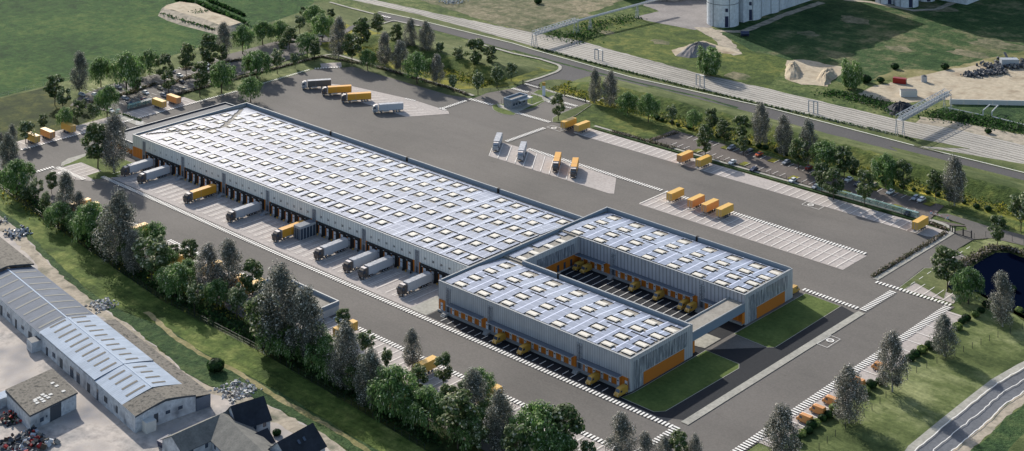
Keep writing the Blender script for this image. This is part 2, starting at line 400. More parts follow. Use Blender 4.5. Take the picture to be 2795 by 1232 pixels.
zone('sand_yard', PL('30', [(790, 640), (1010, 590), (1330, 520), (1640, 470), (2100, 430), (2100, 760), (1350, 740), (1130, 745), (1000, 765), (830, 745), (660, 690)]), 'sand', 1.2, 4)
zone('sand_patch', PL('30', [(140, 450), (260, 440), (560, 500), (530, 560), (430, 640), (250, 625), (130, 590)]), 'sand', 1.0, 3)
zone('sand_by_heap', PL('20', [(1170, 370), (1400, 300), (1500, 330), (1700, 395), (1500, 400), (1300, 425), (1200, 412)]), 'sand', 1.0, 3)
zone('soil_verge', PL('30', [(1390, 900), (1892, 1000), (2200, 1060), (2200, 1160), (1892, 1075), (1400, 965), (1100, 910), (1130, 860)]), 'bare_soil', 0.8, 4)
zone('dark_slope', PL('30', [(1190, 840), (1330, 790), (1892, 760), (2300, 760), (2300, 1050), (1892, 985), (1400, 890)]), 'ditch_grass', 1.0, 4)
rail_hi = PL('10', [(640, -120), (870, 0), (1300, 95), (1892, 215)]) + PL('20', [(480, 300), (880, 410), (1360, 540), (1892, 660)]) + PL('30', [(560, 790), (960, 885), (1400, 960), (1892, 1075), (2600, 1240)])
rail_lo = PL('10', [(500, -120), (700, 0), (1200, 110), (1892, 300)]) + PL('20', [(150, 345), (700, 490), (1260, 630), (1892, 780)]) + PL('30', [(980, 1000), (1500, 1100)]) + PL('31', [(1110, 0), (1892, 130), (2600, 260)])
zone('railway_bed', rail_hi + rail_lo[::-1], 'railway_ballast', 0.5, 4)
# road verges, main road and its junction
road_hi = PL('10', [(900, 90), (1140, 140), (1892, 325)]) + PL('20', [(150, 372), (870, 575), (1892, 803)]) + PL('30', [(970, 1052), (1292, 1136)]) + PL('31', [(1080, 0), (1892, 200), (2600, 372)])
road_lo = PL('10', [(860, 110), (1100, 168), (1892, 378)]) + PL('20', [(280, 445), (570, 525), (1300, 715), (1790, 840)]) + PL('30', [(250, 950), (1000, 1140)]) + PL('31', [(900, 0), (1892, 252), (2600, 430)])
zone('verge_beyond_road', rail_lo[1:] + [(x, y - 1) for x, y in road_hi[::-1]], 'verge_grass', 0.2)
zone('roadside_verge', [(x, y + .5) for x, y in road_lo[4:]] + PL('31', [(2600, 560), (1892, 340), (560, 20)]) + PL('30', [(0, 960)]) + PL('20', [(1500, 870), (900, 660)]), 'verge_grass', 0.2)
zone('main_road', road_hi + road_lo[::-1], 'road_asphalt')
for q in range(len(road_hi) - 1): line(road_hi[q], road_hi[q + 1], 0.5)
zone('side_road', PL('10', [(860, 145), (1000, 165), (1060, 160), (940, 130), (850, 150), (690, 195), (660, 215), (700, 222)]), 'road_asphalt')
zebra(PT('10', 925, 122), PT('10', 995, 140), 2, 2.0)
zone('junction', PL('20', [(-20, 352), (200, 432), (345, 480), (350, 500), (335, 530), (200, 583), (70, 625), (70, 632), (200, 662), (240, 650), (380, 700), (575, 765), (620, 745), (700, 712), (770, 680), (830, 655), (910, 648), (1010, 640), (570, 520)]), 'road_asphalt')
med = PL('20', [(0, 372), (300, 455), (570, 528), (690, 556), (1000, 632), (1400, 722), (1660, 800)])
zone('road_verge_strip', strip(med, 2.0), 'ditch_grass', 0.25, 3)
zone('junction_island', [(PT('20', 385, 652)[0] + 15.0 * math.cos(a) + 5 * math.sin(a), PT('20', 385, 652)[1] + 10.5 * math.sin(a) - 5 * math.cos(a)) for a in [k * PI / 16 for k in range(32)]], 'verge_grass')
# slope belt between the yard and the main road, and its meadow
zone('slope', PL('20', [(700, 715), (900, 660), (1300, 770), (1892, 950)]) + PL('30', [(1000, 1240)]) + PL('31', [(2600, 640), (2600, 800), (1892, 640), (1250, 430), (0, 60)]) + PL('20', [(1560, 1040), (1330, 1010), (1150, 1090), (570, 905), (300, 905), (400, 830), (575, 770)]), 'slope_grass', 0.3)
zone('meadow_foot', [(70, 195), (330, 194), (330, 205), (70, 205)], 'meadow', 1.2, 5)
# tree belt, strip, ditch and works yard at the lower left
fence_low = [P(-260, 330), P(0, 515), P(120, 600), P(240, 683), P(437, 820), P(700, 956), P(940, 1097), P(1159, 1230), P(1420, 1395)]
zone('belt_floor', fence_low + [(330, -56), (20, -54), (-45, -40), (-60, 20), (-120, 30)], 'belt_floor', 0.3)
strip_lo = PL('01', [(-600, 60), (0, 470), (180, 600), (330, 770), (520, 950), (700, 1100)]) + PL('02', [(830, 70), (1250, 240), (1500, 420), (1800, 560)]) + PL('12', [(150, 690), (480, 890), (900, 1135), (1200, 1300)])
zone('grass_strip', fence_low + strip_lo[::-1], 'strip_grass', 0.15)
ditch_lo = PL('01', [(-600, 120), (0, 520), (160, 640), (300, 800), (480, 980), (640, 1110)]) + PL('02', [(780, 90), (960, 220), (1180, 390), (1380, 570), (1560, 660), (1800, 720)]) + PL('12', [(110, 810), (400, 965), (620, 1100), (800, 1230)])
zone('ditch', strip_lo + ditch_lo[::-1], 'ditch_grass', 0.5, 3)
tr = PL('02', [(1080, 110), (1300, 300), (1480, 420), (1780, 570)]) + PL('12', [(150, 740), (400, 880), (650, 1020), (900, 1190)])
zone('trodden_track', strip(tr, 1.8), 'dry_grass', 0.35, 2)
zone('works_yard', ditch_lo + PL('12', [(800, 2400)]) + [P(-900, 1900), P(-700, 500)], 'yard_concrete', 0.6, 3)
zone('soil_margin', [(x, y) for x, y in ditch_lo] + [(x - 1.5, y - 5 - 1.5 * math.sin(i * 1.7)) for i, (x, y) in list(enumerate(ditch_lo))[::-1]], 'bare_soil', 0.7, 2.5)
# lower right: lawn, pond, country road
zone('lawn_by_fence', [(331, 106), (331, -60), P(1700, 1500), P(3400, 1500), P(3400, 780)] + PL('31', [(1892, 735), (1640, 680), (1400, 760), (1480, 835), (1380, 900), (1150, 900), (950, 1060), (1050, 1090)]), 'lawn', 0.2)
pond = PL('31', [(1490, 905), (1590, 838), (1685, 787), (1790, 789), (1892, 828), (2250, 960), (2300, 1500), (2000, 1330), (1892, 1235), (1700, 1150), (1560, 1080), (1360, 1070), (1330, 1035), (1410, 1010), (1480, 960)])
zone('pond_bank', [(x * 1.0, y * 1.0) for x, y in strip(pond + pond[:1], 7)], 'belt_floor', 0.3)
cr_hi = PL('32', [(1060, 1180), (1090, 1135), (1300, 960), (1540, 765), (1700, 640), (1892, 528), (2300, 330)])
cr_lo = PL('32', [(1290, 1190), (1370, 1135), (1490, 1035), (1600, 945), (1750, 800), (1892, 705), (2300, 480)])
zone('country_path', strip([(x - 1.0, y + 1.0) for x, y in cr_hi], 3.4), 'walkway_concrete')
zone('country_road', cr_hi + cr_lo[::-1], 'country_tarmac', 0.1)
for e_, w_e in ((cr_hi, .28), (cr_lo, .28), ([((a[0] + b[0]) / 2, (a[1] + b[1]) / 2) for a, b in zip(cr_hi, cr_lo + cr_lo[-1:])], .24)):
    pl_ = []
    for i in range(len(e_) - 1):
        for k in range(8): pl_.append((e_[i][0] + (e_[i + 1][0] - e_[i][0]) * k / 8 + random.uniform(-.25, .25), e_[i][1] + (e_[i + 1][1] - e_[i][1]) * k / 8 + random.uniform(-.25, .25)))
    for i in range(len(pl_) - 1): line(pl_[i], pl_[i + 1], w_e)
zone('gravel_shoulder', strip([(x + 1.6, y - 1.2) for x, y in cr_lo], 3.6), 'bare_soil', 0.4, 2)
zone('roadside_ditch', strip([(x + 7.5, y - 5.5) for x, y in cr_lo], 8), 'ditch_grass', 0.4, 2)
zone('far_lawn', [(x + 11, y - 9) for x, y in cr_lo] + [P(3400, 1400), P(2400, 1500)], 'verge_grass', 0.2)
# --- paved yard
ZC[0] = 0.21
yard = [(-45, -29), (-44.5, 101), (-45.8, 141), (-44, 148), (-37, 152), (-34.8, 157), (36, 156.6), (50, 160.5)] + PL('10', [(1700, 690), (1892, 655)]) + PL('20', [(75, 622), (575, 765), (470, 800), (400, 830), (310, 868), (290, 905)]) + \
    [(120, 165), (299, 165.6), (303, 172), (300, 176)] + PL('31', [(1200, 500), (1330, 500), (1620, 590), (1892, 660), (2500, 850), (2500, 940), (1892, 735), (1650, 680), (1520, 690), (1395, 765), (1480, 835), (1250, 905), (1150, 900), (955, 1055)]) + [(331, 106.5), (331, -70), (20, -57), (-20, -48), (-45, -44)]
zone('yard_asphalt', yard, 'asphalt')
zone('car_park_right', [(150, 189.5), (163, 189.5), (285, 188.5), (287.5, 172), (303, 176), (296, 171), (150, 171.3)], 'car_park_asphalt')
zone('car_park_left', [P(*p) for p in ((190, 290), (330, 310), (352, 322), (470, 262), (560, 232), (660, 205), (720, 190), (800, 160), (860, 140), (880, 120), (820, 95), (660, 140), (560, 165), (470, 195), (380, 214), (300, 232), (220, 262))], 'asphalt')
zone('access_lane', PL('10', [(410, 260), (480, 245), (540, 285), (660, 215), (700, 225), (560, 310), (300, 330), (200, 380), (130, 420), (60, 400), (290, 300)]), 'asphalt')
zone('tarmac_by_wings', [(204.5, -20), (301.5, -20), (309, -16), (309, 79), (302.5, 81), (302.3, 40), (287, 23.5), (287, 46.5), (286.5, 47), (214, 47), (214, 17), (287, 17), (287, -14), (204.5, -14)], 'shaded_tarmac')
ZC[0] = 0.24
zone('dock_paving', rect(10, 196, -20, 0.2), 'pale_paving')
zone('dock_slab', rect(196, 204, -20, 0.2), 'walkway_concrete')
zone('bay_paving_lower', rect(60, 305, -56.5, -43), 'pale_paving')
zone('bay_paving_end', rect(330.5, 337.9, -12, 102), 'pale_paving')
zone('bay_paving_centre', rect(194.7, 287.4, 107, 124), 'pale_paving')
zone('bay_paving_upper', [(120, 154.8), (288, 155.3), (295, 155.3), (299, 158), (299, 165), (288, 165.2), (120, 165)], 'pale_paving')
zone('bay_paving_left', rect(-56, -44.6, -28, 66), 'pale_paving')
zone('bay_paving_corner', PL('10', [(470, 474), (625, 463), (630, 500), (480, 508)]), 'pale_paving')
zone('bay_paving_turn', PL('01', [(370, 190), (590, 120), (745, 185), (650, 220), (700, 262), (560, 250)]), 'pale_paving')
zone('bay_paving_exit', [(x, y) for x, y in PL('31', [(1000, 1060), (1085, 1015), (1420, 1110), (1370, 1165), (1280, 1135)])], 'pale_paving')
sl = [P(1334.5, 428), P(1662, 530), P(1676, 531), P(1682, 488), P(1550, 444), P(1358, 386)]
zone('bay_paving_slanted', sl, 'pale_paving')
ul = PL('10', [(430, 650), (430, 633), (560, 625), (700, 640), (1130, 735), (1190, 752), (1415, 825), (1422, 845), (1105, 867)])
zone('bay_paving_north', ul, 'pale_paving')
# grass and kerbed islands inside the yard
ZC[0] = 0.29
def kerbed(name, pts, mat, w=0.35):
    zone('kerb', strip(pts + pts[:1], w), 'kerb'); zone(name, pts, mat)
kerbed('island_grass', PL('01', [(460, 155), (520, 110), (650, 60), (860, 80), (990, 130), (880, 228), (690, 250), (640, 222), (748, 185), (600, 122)]), 'lawn_by_halls')
zone('island_path', PL('01', [(450, 150), (455, 125), (500, 95), (640, 55), (655, 64), (510, 130)]), 'walkway_concrete')
kerbed('wing_lawn', [(287.6, -14), (286.8, -18.6), (299, -18.6), (301.2, -16), (302, 20.5), (300.5, 22.8), (287.6, 23.2)], 'lawn_by_halls')
kerbed('wing_lawn', [(287.6, 39), (300.8, 38.3), (302.6, 40), (302.3, 80.4), (288.2, 81)], 'lawn_by_halls')
zone('loading_apron', [(272, 20.5), (286.5, 24.2), (286.5, 33), (279, 33)], 'walkway_concrete')
kerbed('gatehouse_island', [P(1360 + x / 7.093, 200 + y / 7.093) for x, y in ((-120, 640), (0, 600), (110, 610), (230, 570), (560, 520), (640, 430), (820, 440), (900, 560), (830, 590), (700, 680), (400, 740), (370, 780), (300, 820), (200, 820), (90, 800), (0, 770), (-90, 720))], 'lawn_by_halls')
zone('gatehouse_paving', [P(1360 + x / 7.093, 200 + y / 7.093) for x, y in ((-30, 610), (60, 620), (240, 700), (560, 600), (640, 640), (380, 770), (340, 800), (230, 745), (0, 670))], 'walkway_concrete')
zone('gate_walkway', [P(1360 + x / 7.093, 200 + y / 7.093) for x, y in ((570, 590), (650, 620), (960, 500), (1110, 430), (1170, 440), (1000, 530), (1040, 540), (960, 580), (870, 540), (650, 640), (560, 615))], 'walkway_concrete')
zone('gate_walkway', [P(1360 + x / 7.093, 200 + y / 7.093) for x, y in ((640, 385), (870, 460), (1000, 540), (950, 580), (860, 520), (850, 480), (620, 400))], 'walkway_concrete')
zone('gate_walkway', [P(1360 + x / 7.093, 200 + y / 7.093) for x, y in ((860, 310), (930, 315), (1280, 430), (1310, 450), (1250, 455), (900, 335))], 'walkway_concrete')
kerbed('gate_island', [P(1360 + x / 7.093, 200 + y / 7.093) for x, y in ((680, 390), (780, 335), (860, 345), (1120, 415), (960, 480), (860, 450))], 'lawn_by_halls')
kerbed('yard_corner_lawn', [P(1360 + x / 7.093, 200 + y / 7.093) for x, y in ((1050, 960), (1060, 880), (1200, 800), (1450, 700), (1560, 660), (1700, 600), (1800, 620), (1500, 830), (1180, 960))], 'verge_grass')
kerbed('pond_lawn', PL('31', [(960, 1060), (1160, 905), (1380, 905), (1340, 1000), (1300, 1130), (1090, 1012), (1000, 1065)]), 'verge_grass')
# walkways
path1 = PL('20', [(-140, 640), (90, 612), (335, 528), (352, 505), (335, 482), (0, 398)]) 
zone('pavement', strip(PL('20', [(88, 612), (210, 575), (320, 535), (347, 515), (349, 497), (330, 482), (200, 440), (0, 398)]) + PL('10', [(1660, 332)]), 1.7), 'walkway_concrete')
zone('pavement', strip(PL('20', [(620, 752), (780, 682), (830, 660), (900, 653), (960, 655), (1060, 680), (1300, 745), (1600, 825), (1670, 828)]), 1.7), 'walkway_concrete')
zone('pavement', strip([(-62, 62), (-62.5, 115), (-62.6, 158), (-60, 166), (-30.8, 166), (29.4, 166), (47, 164)], 1.8), 'walkway_concrete')
zone('pavement', strip([(120, 169.2), (292, 169.6)], 1.6), 'walkway_concrete')
zone('pavement', strip([(288, 171.2), (294, 170.6), (298.5, 168.5), (300.3, 164.5), (300.2, 107.6)], 2.0), 'walkway_concrete')
zone('pavement', strip([(309.6, -18), (310.0, 79), (310.1, 81)], 2.6), 'walkway_concrete')
zone('pavement', strip(PL('10', [(540, 20), (700, 65), (870, 108)]), 1.6), 'walkway_concrete')
zone('pavement', strip(PL('10', [(720, 245), (860, 200), (1010, 155), (1200, 195)]), 1.8), 'walkway_concrete')
zone('pavement', strip(PL('00', [(870, 855), (1050, 925)]), 5), 'walkway_concrete')
zone('hedge_bed', strip([(120, 166.9), (289, 167.3)], 1.4), 'ditch_grass', .15, 2)
for k in range(4): line(PT('00', 1000, 927 - k * 7), PT('00', 1058, 925 - k * 7), .5)
# ---- markings
zebra((11, -22), (309, -22)); zebra((88, -42), (147, -42)); zebra((183, -42), (305, -42)); zebra((62, -42), (80, -42))
zebra((329.4, -30), (329.4, 105.5), 2.6); zebra((309.4, -40), (309.4, -20), 2.2)
zebra((301.5, 105.8), (331, 106.5)); zebra((309.6, 82.5), (309.8, 104), 2.6); zebra((286, 83.2), (308.5, 82.8))
zebra((-14.6, -39.5), (-14.4, -28)); zebra((-12, -29), (10, -29)); zebra((-44.2, -28), (-44.2, 90), 1.6, 1.2); zebra(PT('10', 40, 625), PT('10', 240, 565), 1.4, 1.2)
zebra(PT('10', 240, 565), PT('10', 400, 518), 1.4, 1.2); zebra(PT('10', 430, 512), PT('10', 630, 502), 1.5, 1.4)
zebra((194.6, 124.8), (287.6, 124.8), 2.2); zebra((119, 125), (194, 124.9), 2.2)
zebra(P(1382, 389), P(1489, 351), 2.2, 1.3); zebra(PT('10', 1360, 812), PT('10', 1560, 745), 2, 1.4); zebra(PT('10', 1575, 738), PT('10', 1755, 785), 2.2, 1.5)
zebra(PT('10', 1100, 735), PT('10', 1190, 755), 1.5, 1.3); zebra(PT('10', 1350, 805), PT('10', 1415, 828), 1.5, 1.3)
q7 = lambda x, y: P(1360 + x / 7.093, 200 + y / 7.093)
zebra(q7(380, 790), q7(1030, 975), 2.2, 1.2); zebra(q7(1280, 590), q7(1550, 665), 2, 1.2); zebra(q7(1310, 670), q7(1450, 705), 1.2, 1.2)
zebra(q7(970, 575), q7(1060, 600), 1.2, 1.4); zebra(q7(270, 310), q7(620, 400), 2, 1.2); zebra(q7(520, 220), q7(840, 315), 1.6, 1.2); zebra(q7(1310, 445), q7(1780, 575), 1.6, 1.2)
u = 12.9                                             # dock bay lines in pairs
for s in range(7):
    for k in range(6):
        c = 8.8 + 28.33 * s + 4.1 + 4.08 * k
        if c > 192: continue
        for d in (-1.55, 1.55): line((c + d, -17.5), (c + d, -3.0), 0.22)
for k in range(27): line((195 + k * 3.44, 107.4), (195 + k * 3.44, 123.4), 0.25)
line((195, 115.8), (287, 115.8), 0.22); line((194.8, 107.2), (194.8, 124), 0.25)
for k in range(49): 
    if not 24 <= k <= 28: line((122 + k * 3.5, 155), (122 + k * 3.5, 164.6), 0.25)
for k in range(70): 
    x = 62 + k * 3.5
    if x < 304: line((x, -56), (x, -43.2), 0.25)
for k in range(17): line((330.8, -9.9 + k * 6.92), (337.7, -9.9 + k * 6.92), 0.24)
for k in range(24): line((-55, -27 + k * 3.9), (-45.2, -27 + k * 3.9), 0.22)
for k in range(23): 
    c = 211 + k * 3.15
    line((c, -20), (c, -17), 0.22); line((c + .2, 32 if k > 3 else 36), (c + .2, 43.5), 0.22)
for k in range(10):
    a = (124.0 + 0, 0)
    p0 = P(1334.5 + k * 23.4 , 428 + k * 7.35); dx, dy = P(1372.8, 396.3); e = P(1357.6, 434.6)
    line(p0, (p0[0] + (dx - e[0]) * 1.05, p0[1] + (dy - e[1]) * 1.05), 0.25)
    if k: line(p0, (p0[0] - 2.6, p0[1] + 3.0), 0.12)
for k in range(13):
    a = PT('10', 430 + k * 52.5, 650 + k * 16.6); line(a, (a[0] + 8.5, a[1] + 12.0), 0.25)
    line(a, (a[0] - 1.6, a[1] + 1.2), .12)
for k in range(5): 
    a = PT('01', 385 + k * 62 - k * 0, 195 + k * 0); 
    line((-10 + k * 3.6, -27.5), (-10 + k * 3.6, -19.5), .2)
for k in range(4): 
    a = PT('31', 1070 + k * 70, 1085 + k * 22); line(a, (a[0], a[1] + 9), .2)
for a, b in (((1370, 800), (1480, 835)), ((1395, 845), (1445, 862))): line(PT('31', *a), PT('31', *b), .16)
for k in range(8):                                  # centre dashes on the access road
    line((311.5, 112 + k * 6), (311.5, 115 + k * 6), .2)
def prohibited(c, r=1.3, box=None):
    n = 20
    for k in range(n):
        a0, a1 = 2 * PI * k / n, 2 * PI * (k + 1) / n
        MK.face([(c[0] + q * math.cos(w), c[1] + q * math.sin(w), ZM + .004) for q, w in ((r, a0), (r, a1), (r * .68, a1), (r * .68, a0))], 'white_paint')
    line((c[0] - r * .6, c[1] - r * .6), (c[0] + r * .6, c[1] + r * .6), .3, ZM + .008)
    if box:
        for i in range(4): line(box[i], box[(i + 1) % 4], .16)
prohibited(PT('32', 462, 327), 1.3, PL('32', [(365, 352), (468, 292), (537, 318), (440, 380)]))
prohibited(PT('31', 318, 439), 1.3, PL('31', [(252, 436), (290, 415), (415, 452), (378, 473)]))
prohibited(PT('20', 302, 952), 1.3, PL('20', [(250, 945), (290, 932), (380, 962), (345, 978)]))
prohibited(PT('01', 451, 201), 1.3, PL('01', [(375, 190), (430, 155), (520, 190), (450, 222)]))
# car park lines
for k in range(34):
    x = 162 + k * 3.55
    if x < 284: 
        if k % 7 != 5: line((x, 183.6), (x, 188.4), .2)
        if k % 7 != 3 and x > 152: line((x, 171.6), (x, 176.2), .2)
for k in range(26):
    y = 22 + k * 3.2 + 14
    for u0 in (-67.5, -84, -96): line((u0, y), (u0 - 4.6, y), .18)
tag(MK.build('road_markings', fixn=False), kind='structure')
# disabled bay symbols are part of the markings above in colour; planted car park islands
for k, x in enumerate((180, 204.5, 229, 253.5, 278)): sheet('bay_island', rect(x, x + 3.4, 183.8, 188.3), 'meadow', 0.44)
for k, x in enumerate((173.5, 198, 222.5, 247, 270)): sheet('bay_island', rect(x, x + 3.4, 171.6, 176.3), 'meadow', 0.44)
# pond
po = sheet('pond', pond, 'water', 0.22)
# embankments that hide the road foot
def bank(name, u0, u1, prof, mat, seed=1, z0=0.02):
    rnd = random.Random(seed); n = int((u1 - u0) / 3); rows = []
    for i in range(n + 1):
        f = i / n; x = u0 + (u1 - u0) * f; e = min(1, f / 0.06, (1 - f) / 0.06)
        rows.append([(x, y + rnd.uniform(-.4, .4), z0 + z * e * rnd.uniform(.9, 1.1)) for y, z in prof])
    m = MB(); k = len(prof)
    for r in rows: m.v += r
    m.mi(mat); m.mi('verge_grass')
    for i in range(n):
        for j in range(k - 1):
            a = i * k + j; m.f.append((a, a + k, a + k + 1, a + 1)); m.m.append(0 if j < 3 else 1)
    return tag(m.build(name, fixn=False, smooth=True), kind='structure')
bank('embankment', 66, 420, [(203, 0), (207, .7), (211, 3.6), (214.5, 4.3), (221, 3.9), (227, 2.0), (234, 0)], 'slope_grass', 2)
bank('embankment', -70, 40, [(186, 0), (189, .7), (193, 3.0), (197, 3.8), (206, 3.3), (214, 1.4), (222, 0)], 'slope_grass', 3)
# ================================================================ LOGISTICS HALLS
def pv_cells(x0, x1, y0, y1, zf, holes, lines, cw=0.67, ch=0.8, glass='solar_glass', inside=None):
    """solar tables as a raised deck of cells with openings left out"""
    nx, ny = int((x1 - x0) / cw), int((y1 - y0) / ch)
    on = [[True] * ny for _ in range(nx)]
    for i in range(nx):
        for j in range(ny):
            cx, cy = x0 + (i + .5) * cw, y0 + (j + .5) * ch
            if any(a <= cx <= b and c <= cy <= d for a, b, c, d in holes): on[i][j] = False
            elif inside and not inside(cx, cy): on[i][j] = False
            else:
                for (ax, ay), (bx, by), w in lines:
                    L2 = (bx - ax) ** 2 + (by - ay) ** 2; f = max(0, min(1, ((cx - ax) * (bx - ax) + (cy - ay) * (by - ay)) / L2))
                    if math.hypot(cx - ax - f * (bx - ax), cy - ay - f * (by - ay)) < w: on[i][j] = False; break
    m = MB(); T = 0.27
    for i in range(nx):
        for j in range(ny):
            if not on[i][j]: continue
            a, b, c, d = x0 + i * cw, x0 + (i + 1) * cw, y0 + j * ch, y0 + (j + 1) * ch
            z0, z1 = zf(c) + T, zf(d) + T
            m.face([(a, c, z0), (b, c, z0), (b, d, z1), (a, d, z1)], glass)
            def side(p, q, zp, zq): m.face([(p[0], p[1], zp - T + .02), (q[0], q[1], zq - T + .02), (q[0], q[1], zq), (p[0], p[1], zp)], 'solar_frame')
            if j == 0 or not on[i][j - 1]: side((a, c), (b, c), z0, z0)
            if j == ny - 1 or not on[i][j + 1]: side((b, d), (a, d), z1, z1)
            if i == 0 or not on[i - 1][j]: side((a, d), (a, c), z1, z0)
            if i == nx - 1 or not on[i + 1][j]: side((b, c), (b, d), z0, z1)
    return m
def skylight_mesh(w, d, z):
    m = MB(); m.box(-w / 2, w / 2, -d / 2, d / 2, z, z + .32, 'skylight_kerb')
    m.box(-w / 2 - .08, w / 2 + .08, -d / 2 - .08, d / 2 + .08, z + .322, z + .40, 'skylight_dome')
    m.box(-w / 2 + .25, w / 2 - .25, -d / 2 + .25, d / 2 - .25, z + .402, z + .46, 'skylight_dome')
    me = m.mesh('skylight'); return me
H = 10.3
hall = thing('distribution_hall', 'long warehouse hall with solar panel roof, white skylights and numbered loading docks', 'warehouse', (0, 0, 0))
# walls: cladding above, docks below
m = MB(); m.box(0, 204.4, 0, 0.35, 0, H, 'cladding_front'); m.build('wall', hall)
m = MB(); m.box(0, 204.4, 61.2, 61.55, 0, H, 'cladding_front'); m.build('wall', hall)
m = MB(); m.box(-.01, .34, 0.36, 61.19, 0, H - .01, 'cladding_end'); m.build('wall', hall)
m = MB(); m.box(204.05, 204.39, 0.36, 61.19, 0, H - .8, 'cladding_end'); m.build('wall', hall)
zf = lambda v: 10.0 if v < 33 else 10.0 - (v - 33) * 0.043
m = MB()
for a, b in ((0.3, 33), (33, 61.2)): m.face([(.3, a, zf(a)), (204.1, a, zf(a)), (204.1, b, zf(b)), (.3, b, zf(b))], 'roof_membrane')
m.build('roof', hall, fixn=False)
def parapet(name, x0, x1, y0, y1, z0, z1, parent):
    m = MB(); m.box(x0, x1, y0, y1, z0, z1, 'parapet_metal'); m.box(x0 - .05, x1 + .05, y0 - .05, y1 + .05, z1 + .002, z1 + .12, 'coping'); m.build(name, parent)
parapet('parapet', .34, 204, 60.7, 61.15, 8.6, H + .1, hall); parapet('parapet', .36, .8, .4, 60.6, 9.8, H + .12, hall)
m = MB(); m.box(-.1, 204.4, -.12, .5, H, H + .16, 'coping'); m.build('coping', hall)
for x in (108.5, 160.7, 60): m = MB(); m.box(x, x + 1.1, 60.55, 61.7, 8.7, H + .28, 'black_rubber'); m.build('parapet_joint', hall)
rows = [(6.9, 16.2, 160.6, 8.03, [169.3, 177.1, 184.8, 192.5, 199.6]), (16.6, 14.9, 160.2, 8.05, [168.7, 176.5, 184.2, 192, 199.4]), (26.2, 14.4, 159, 8.03, [168.1, 176, 184, 192, 199.3]),
        (36.4, 13.7, 159, 8.05, [168.3, 176.3, 184.2, 192.2, 199.5]), (45.6, 14.2, 160, 8.06, [169, 177, 185, 193]), (54.6, 15.5, 160, 8.06, [168.6, 176.6, 184.6, 192.6, 199.8])]
sky = []
for v, a, b, p, ex in rows:
    x = a
    while x < b: sky.append((x, v)); x += p
    sky += [(q, v) for q in ex]
sky += [(6.6, v) for v in (15.8, 25.2, 35.4, 44.6)]
holes = []
for x, v in sky:
    holes.append((x - 2.5, x + 2.4, v - 2.6, v + 2.5)); holes.append((x + 1.6, x + 4.0, v + 1.7, v + 2.5)); holes.append((x - 2.5, x - 1.8, v - 4.2, v - 2.5))
al = [(4.5, 5.0), (15.4, 24), (18.6, 24.8), (20.4, 32.4), (15.6, 40), (3.9, 55.5)]
lines = [(al[i], al[i + 1], 1.1) for i in range(len(al) - 1)]
pv_cells(3.2, 203.2, 1.4, 59.4, zf, holes, lines).build('solar_array', hall, fixn=False)
skm = skylight_mesh(2.7, 2.7, 0)
sky.sort(key=lambda s: -(s[0] * .68 - s[1] * .733))
rest = MB()
for k, (x, v) in enumerate(sky):
    if k < 100: link('skylight', skm, hall, (x, v, zf(v)))
    else:
        z = zf(v); rest.box(x - 1.35, x + 1.35, v - 1.35, v + 1.35, z, z + .32, 'skylight_kerb'); rest.box(x - 1.43, x + 1.43, v - 1.43, v + 1.43, z + .322, z + .40, 'skylight_dome'); rest.box(x - 1.1, x + 1.1, v - 1.1, v + 1.1, z + .402, z + .46, 'skylight_dome')
tag(rest.build('skylights', hall, fixn=False), kind='stuff')
# docks
def text_mesh(s, size):
    c = bpy.data.curves.new('n', 'FONT'); c.body = s; c.size = size; c.extrude = .03; c.align_x = 'CENTER'; c.resolution_u = 2
    o = bpy.data.objects.new('n', c); COL.objects.link(o)
    me = bpy.data.meshes.new_from_object(o); bpy.data.objects.remove(o); bpy.data.curves.remove(c)
    me.materials.clear(); me.materials.append(MATS['black_rubber']); return me
m = MB(); m.box(0.5, 204.3, -.5, -.02, 0, 1.15, 'concrete'); m.build('plinth', hall)
sh = MB()
for s in (-1, 1): sh.box(s * 1.52 - .42, s * 1.52 + .42, -.75, -.03, .55, 4.9, 'black_rubber')
sh.box(-1.94, 1.94, -.78, -.03, 4.32, 5.25, 'black_rubber'); sh.box(-1.0, -.4, -.8, -.78, 4.6, 4.75, 'door_white'); sh.box(-1.94, 1.94, -.95, -.79, 5.05, 5.2, 'dark_steel')
shm = sh.mesh('dock_shelter')
dm = MB(); dm.box(-.62, 1.06, -.3, -.03, 1.16, 4.3, 'door_white'); dm.box(-1.08, -.63, -.4, -.03, 1.16, 4.3, 'orange_panel')
for k in range(3): dm.box(-.4 + k * .5, -.08 + k * .5, -.33, -.301, 2.8, 3.1, 'door_window')
dmm = dm.mesh('dock_door')
bf = MB(); bf.box(-1.45, -1.1, -.95, -.5, .3, 1.0, 'trailer_yellow'); bfm = bf.mesh('bumper')
bf = MB(); bf.box(1.1, 1.45, -.95, -.5, .3, 1.0, 'black_rubber'); bfn = bf.mesh('bumper')
num = 1; docks = []
for g in range(7):
    for k in range(6):
        x = 8.8 + 28.33 * g + 4.1 + 4.08 * k
        if g == 6 and k > 4: break
        docks.append(x)
        d = link('dock_door', dmm, hall, (x, 0, 0)); link('dock_shelter', shm, d); link('bumper', bfm, d); link('bumper', bfn, d)
        nn = link('door_number', text_mesh(str(num), 1.1), d, (0, -.06, 6.9)); nn.rotation_euler = (PI / 2, 0, 0); num += 1
